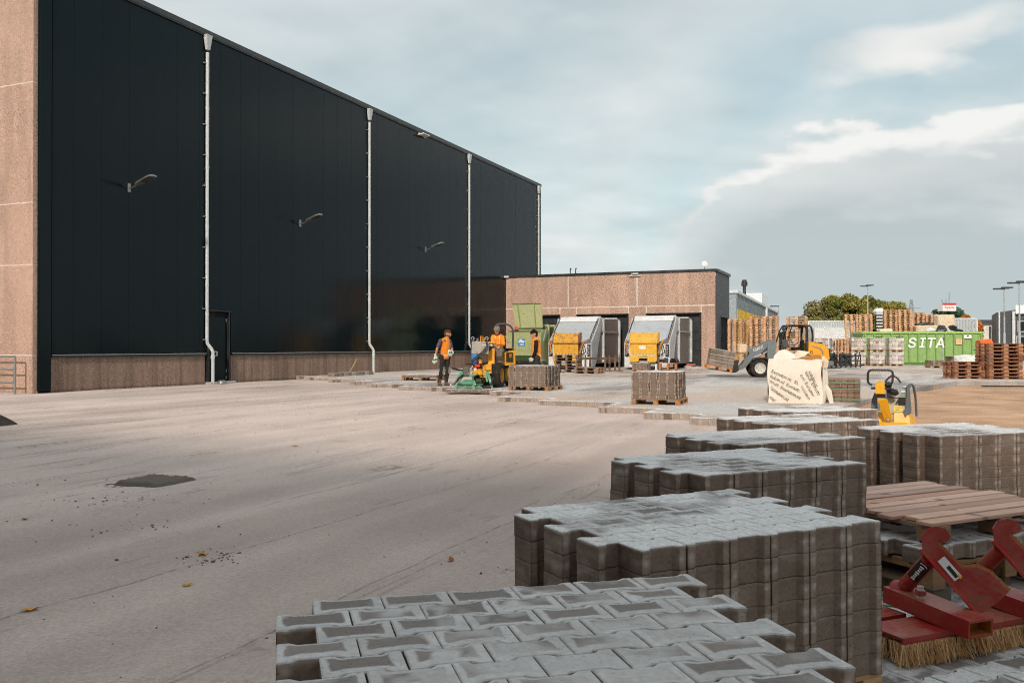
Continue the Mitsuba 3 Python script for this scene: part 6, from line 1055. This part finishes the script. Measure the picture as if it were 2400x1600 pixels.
def person(label, T, J, cloth, hair, yaw, nod=0.0, cap=None, beard=None, sleeve=(.42, 'c8c8c8'), glove=None, curl=.7):
    """J: joints hip_l.. etc. in the person's own frame."""
    t = thing('person', label, 'person'); J = {k: np.array(v, float) for k, v in J.items()}; A = lambda *n: [J[k] for k in n]
    hd = J['head']; fw = np.array((math.cos(yaw) * math.cos(nod), math.sin(yaw) * math.cos(nod), math.sin(nod))); lf = np.array((-math.sin(yaw), math.cos(yaw), 0)); upv = np.cross(fw, lf); chest = J['neck'] * .72 + (J['hip_a'] + J['hip_b']) * .14; pel = (J['hip_a'] + J['hip_b']) / 2
    H = [(hd + upv * .03 - fw * .012, hd + upv * .025 + fw * .015, .094, .088), (hd - upv * .035 + fw * .035, hd + upv * .02 + fw * .03, .066, .075), (hd - upv * .088 + fw * .058, hd - upv * .05 + fw * .04, .034, .05), (hd + fw * .1 - upv * .005, hd + fw * .112 - upv * .028, .011, .015),
         (hd + fw * .088 + lf * .03 + upv * .028, hd + fw * .088 - lf * .03 + upv * .028, .018, .018), (hd + fw * .086 - upv * .055 + lf * .018, hd + fw * .086 - upv * .055 - lf * .018, .012, .012)]
    for s in (-1, 1): H.append((hd + lf * s * .085 - fw * .01 + upv * .012, hd + lf * s * .088 - fw * .012 - upv * .028, .014, .011))
    B = H + [(J['neck'] - (0, 0, .03), hd - upv * .06 - fw * .01, .058, .055)]
    for s in 'ab':
        B += [(J['sh_' + s], J['el_' + s], .05, .042), (J['el_' + s], J['wr_' + s], .041, .029)]
        B += hand_bones(J['wr_' + s], J['hd_' + s] - J['wr_' + s], fw, curl)
        B += [(J['hip_' + s], J['kn_' + s], .08, .058), (J['kn_' + s], J['an_' + s], .055, .042)]
    B += [(J['sh_a'] * .6 + J['sh_b'] * .4, J['sh_b'] * .6 + J['sh_a'] * .4, .1, .1), (chest, pel + (0, 0, .08), .13, .125), (J['hip_a'], J['hip_b'], .105, .105)]
    skin = hx('c08a6c'); key = part(t, 'body', MB(skin, .08).mesh(blob(B, .02, 3), smooth=True), 'matte', T)
    m = MB(hx('1a1412'))
    for s in (-1, 1): m.ball(hd + fw * .098 + lf * s * .033 + upv * .012, .0105, hx('e6e0d8'), n=1); m.ball(hd + fw * .105 + lf * s * .033 + upv * .012, .0062, n=1); m.bar(hd + fw * .101 + lf * s * .018 + upv * .032, hd + fw * .094 + lf * s * .05 + upv * .034, .008, .007)
    m.bar(hd + fw * .099 + lf * .022 - upv * .056, hd + fw * .099 - lf * .022 - upv * .056, .005, .006, hx('8d4a40')); part(t, 'face', m, 'matte', T)
    if hair:
        q = np.random.default_rng(3); HB = [(hd + upv * .055 - fw * .03, hd + upv * .06 + fw * .035, .095, .08), (hd - fw * .05 + upv * .03, hd - fw * .045 - upv * .04, .085, .065)]
        for k in range(26 if hair[1] > .5 else 12):
            a = q.uniform(-2.2, 2.2); e = q.uniform(.0, 1.4); dv = (-fw * math.cos(a) + lf * math.sin(a)) * math.cos(e) + upv * math.sin(e); p = hd + upv * .045 + dv * .088
            if (p - hd) @ fw > .05 and (p - hd) @ upv < .075: continue
            HB.append((p, p + dv * .02 * hair[1], .024, .015))
        part(t, 'hair', MB(hx(hair[0]), .2).mesh(blob(HB, .02, 1), smooth=True), 'matte', T)
    if beard: part(t, 'beard', MB(hx(beard), .2).mesh(blob([(hd - upv * .085 + fw * .062, hd - upv * .05 + fw * .06 + lf * .05, .034, .026), (hd - upv * .085 + fw * .062, hd - upv * .05 + fw * .06 - lf * .05, .034, .026), (hd - upv * .05 + lf * .07 + fw * .02, hd - upv * .01 + lf * .08, .02, .015), (hd - upv * .05 - lf * .07 + fw * .02, hd - upv * .01 - lf * .08, .02, .015)], .02, 2), smooth=True), 'matte', T)
    if cap:
        cm = blob([(hd + upv * .06 - fw * .02, hd + upv * .06 + fw * .03, .103, .09)], .03, 2); part(t, 'cap', MB(hx(cap), .15).mesh(cm, smooth=True).hull([hd + upv * .05 + fw * a + lf * b + upv * c for a, b in ((.07, .075), (.07, -.075), (.17, .045), (.17, -.045), (.19, 0)) for c in (0, .012)]), 'matte', T)
        hb = blob([(hd - fw * .06 - upv * .03, hd - fw * .07 - upv * .1, .09, .1), (hd - fw * .02 - upv * .07 + lf * .08, hd - upv * .13, .035, .06), (hd - fw * .02 - upv * .07 - lf * .08, hd - upv * .13, .035, .06), (hd - fw * .03 + lf * .085 + upv * .03, hd + lf * .085 - upv * .06, .025, .03), (hd - fw * .03 - lf * .085 + upv * .03, hd - lf * .085 - upv * .06, .025, .03)], .025, 2); part(t, 'hood', MB(hx('2a2422'), .2).mesh(hb, smooth=True), 'matte', T)
    # shirt or jacket sleeves
    fr, sc = sleeve; SB = [(J['sh_a'] * .62 + J['sh_b'] * .38, J['sh_b'] * .62 + J['sh_a'] * .38, .112, .112), (chest, pel + (0, 0, .1), .142, .135)]
    for s in 'ab':
        e = J['sh_' + s] + (J['el_' + s] - J['sh_' + s]) * min(1, fr * 2); SB.append((J['sh_' + s], e, .072, .06))
        if fr > .5: SB.append((J['el_' + s], J['el_' + s] + (J['wr_' + s] - J['el_' + s]) * (fr - .5) * 2, .058, .046))
    part(t, 'shirt', MB(hx(sc), .2).mesh(blob(SB, .022, 4, .024, 3), smooth=True), 'matte', T)
    # trousers
    TB = [(J['hip_a'], J['hip_b'], .125, .125), (pel, pel + (0, 0, .1), .135, .13)]
    for s in 'ab': TB += [(J['hip_' + s], J['kn_' + s], .1, .074), (J['kn_' + s], J['an_' + s] + (0, 0, .05), .073, .062)]
    part(t, 'trousers', MB(hx(cloth['legs']), .35).mesh(blob(TB, .022, 4, .03, 5), smooth=True), 'matte', T)
    if cloth.get('pads'):
        for s in 'ab': part(t, 'knee_pad', MB(hx(cloth['pads']), .3).mesh(blob([(J['kn_' + s] + fw * .045 + (0, 0, .07), J['kn_' + s] + fw * .05 - (0, 0, .09), .05, .045)], .03, 2), smooth=True), 'matte', T)
    # vest with reflective bands
    if cloth.get('vest'):
        VB = [(J['sh_a'] * .66 + J['sh_b'] * .34, J['sh_b'] * .66 + J['sh_a'] * .34, .108, .108), (chest, pel + (0, 0, .04), .155, .15), (chest + (0, 0, .1), pel + (0, 0, .0), .135, .155)]
        vm = blob(VB, .022, 4, .022, 7); vv_ = np.array(vm.vertices); vv_[:, 2] = np.maximum(vv_[:, 2], pel[2] - .06); vm.vertices = vv_; part(t, 'vest', MB(hx(cloth['vest']), .12).mesh(vm, smooth=True), 'matte', T)
        m = MB(hx('c9c4b6'), .1)
        def band(z):
            for seg in trimesh.intersections.mesh_plane(vm, (0, 0, 1), (0, 0, z)):
                c = seg - np.array([pel[0], pel[1], z]); o = c / np.linalg.norm(c, axis=1, keepdims=True) * .004; a, b = seg + o; m.flat([a - (0, 0, .025), b - (0, 0, .025), b + (0, 0, .025), a + (0, 0, .025)], [(0, 1, 2, 3), (3, 2, 1, 0)])
        for z in cloth.get('bands', ()): band(pel[2] + z)
        for s, o in (('a', .5), ('b', .5)):
            for k in range(6):
                z0 = chest[2] + .14 - .075 * k
                P = np.array([J['sh_' + s][0] * .45 + chest[0] * .55, J['sh_' + s][1] * .45 + chest[1] * .55, z0]);
                for sg in (1, -1):
                    loc, _, _ = vm.ray.intersects_location([P + fw * sg * .6], [-fw * sg]); loc2, _, _ = vm.ray.intersects_location([P + fw * sg * .6 - (0, 0, .075)], [-fw * sg])
                    if len(loc) and len(loc2):
                        a = max(loc, key=lambda q_: q_ @ fw * sg) + fw * sg * .004; b = max(loc2, key=lambda q_: q_ @ fw * sg) + fw * sg * .004; m.flat([a - lf * .022, a + lf * .022, b + lf * .022, b - lf * .022], [(0, 1, 2, 3), (3, 2, 1, 0)])
        if m.V: part(t, 'reflective_band', m, 'matte', T)
    for s in 'ab':
        ft = J['toe_' + s] - J['an_' + s]; ft = np.array((ft[0], ft[1], 0)); ft /= np.linalg.norm(ft) + 1e-9; an = J['an_' + s]
        part(t, 'boot', MB(hx(cloth['boots']), .4).mesh(blob([(an + (0, 0, .16), an, .066, .055), (an - ft * .03 - (0, 0, .05), an + ft * .06 - (0, 0, .045), .045, .048), (an + ft * .06 - (0, 0, .045), an + ft * .155 - (0, 0, .06), .048, .035)], .025, 2), smooth=True), 'matte', T)
    if glove:
        for s in 'ab': part(t, 'glove', MB(hx(glove), .15).mesh(blob([(p, q_, a + .004, b + .004) for p, q_, a, b in hand_bones(J['wr_' + s], J['hd_' + s] - J['wr_' + s], fw, curl)] + [(J['wr_' + s] - (J['hd_' + s] - J['wr_' + s]) / np.linalg.norm(J['hd_' + s] - J['wr_' + s]) * .04, J['wr_' + s], .038, .034)], .012, 2), smooth=True), 'matte', T)
    return t
# the worker on the left, looking to the right
P1 = place(-2.22, 29.0, PZ, 0)
person('worker in orange vest, grey shirt and knee pads, standing left of the paving machine', P1, dict(head=(.115, .03, 1.685), neck=(.07, .02, 1.53), sh_a=(-.11, -.13, 1.46), sh_b=(.17, .14, 1.45), el_a=(-.22, -.15, 1.2), wr_a=(-.275, -.11, .99), hd_a=(-.28, -.1, .9), el_b=(.25, .14, 1.2), wr_b=(.22, -.02, 1.08), hd_b=(.22, -.1, 1.05),
    hip_a=(-.05, -.03, .93), hip_b=(.09, .07, .93), kn_a=(-.07, -.06, .52), kn_b=(.11, .05, .52), an_a=(-.16, .02, .10), an_b=(.06, .1, .10), toe_a=(-.08, -.14, 0), toe_b=(.18, .0, 0)),
    dict(legs='2b2c2c', pads='8d8478', vest='e8892a', bands=(.06,), boots='6b5546'), ('54382a', .4), math.radians(-12), .02, beard='6a4834', sleeve=(.36, '5a5358'), glove='dcd9cc')
def pbag(x, y, z, r, lb, seed):
    t = thing('plastic_bag', lb, 'bag'); c = rumple((x, y, z), (r, r * .5, r), 26, seed, 1.25); part(t, 'body', MB(hx('cdd0c8'), .1).hull(c), 'matte', P1)
    part(t, "print", MB(hx("2f8a4c")).box((x - .02, y - r * .5, z + .03), (.06, .01, .05), rot=rotz(.2)), "matte", P1); part(t, "print", MB(hx("2f8a4c")).box((x + .04, y - r * .5, z + .04), (.04, .01, .07), rot=rotz(.1)), "matte", P1)
pbag(-.30, -.13, .82, .105, 'white plastic bag with green print in the left hand of the left worker', 4); pbag(.22, -.14, 1.06, .12, 'white plastic bag with green print under the right arm of the left worker', 6)
# the driver
P2 = MT
person('driver in orange jacket and grey cap seated on the paving machine', P2, dict(head=(.485, .62, 1.79), neck=(.50, .72, 1.66), sh_a=(.36, .72, 1.59), sh_b=(.66, .74, 1.59), el_a=(.34, .52, 1.36), wr_a=(.40, .27, 1.37), hd_a=(.42, .18, 1.36), el_b=(.69, .55, 1.35), wr_b=(.50, .30, 1.36), hd_b=(.45, .22, 1.35),
    hip_a=(.44, .80, 1.14), hip_b=(.62, .80, 1.14), kn_a=(.47, .36, 1.14), kn_b=(.60, .36, 1.12), an_a=(.50, .28, .76), an_b=(.58, .26, .76), toe_a=(.50, .12, .7), toe_b=(.58, .1, .7)),
    dict(legs='77706a', boots='4a4540', vest='ee9426', bands=(.1,)), None, math.radians(-98), -.28, cap='8a7b70', sleeve=(.95, 'ee9426'), curl=1.0)
# the worker on the right behind the pavers
P3 = place(.76, 28.3, PZ, 0)
person('black-haired worker in black shirt and orange vest behind the paver stack', P3, dict(head=(-.055, -.01, 1.665), neck=(.0, .0, 1.52), sh_a=(.01, -.17, 1.43), sh_b=(.02, .17, 1.43), el_a=(-.01, -.22, 1.15), wr_a=(-.10, -.2, .93), hd_a=(-.14, -.2, .85), el_b=(-.02, .22, 1.15), wr_b=(-.12, .2, .93), hd_b=(-.15, .2, .85),
    hip_a=(.02, -.09, .92), hip_b=(.02, .09, .92), kn_a=(.0, -.1, .5), kn_b=(.02, .1, .5), an_a=(.03, -.1, .1), an_b=(.05, .1, .1), toe_a=(-.12, -.12, 0), toe_b=(-.1, .12, 0)),
    dict(legs='3a3836', vest='ef8e2a', bands=(.08,), boots='4a4038'), ('17120f', 1.2), math.radians(188), -.25, sleeve=(.97, '17171a'), glove='d8d6cc')
# ------------------------------------------------------------------ added unseen block behind the camera that shades the foreground
bh = thing('plain_hall', 'added unseen grey block that shades the foreground', 'hall')
P = np.array([(-46, 10.8), (26, -30.3)]); dv = (P[1] - P[0]) / np.linalg.norm(P[1] - P[0]); back = np.array([dv[1], -dv[0]])
if back[1] > 0: back = -back
Q = [P[0], P[1], P[1] + back * 24, P[0] + back * 24]
m = MB(hx('8d8a85')); m.flat([(x, y, z) for z in (-.1, 10.9) for x, y in Q], [(0, 1, 5, 4), (1, 2, 6, 5), (2, 3, 7, 6), (3, 0, 4, 7), (4, 5, 6, 7)]); part(bh, 'wall', m, 'matte')
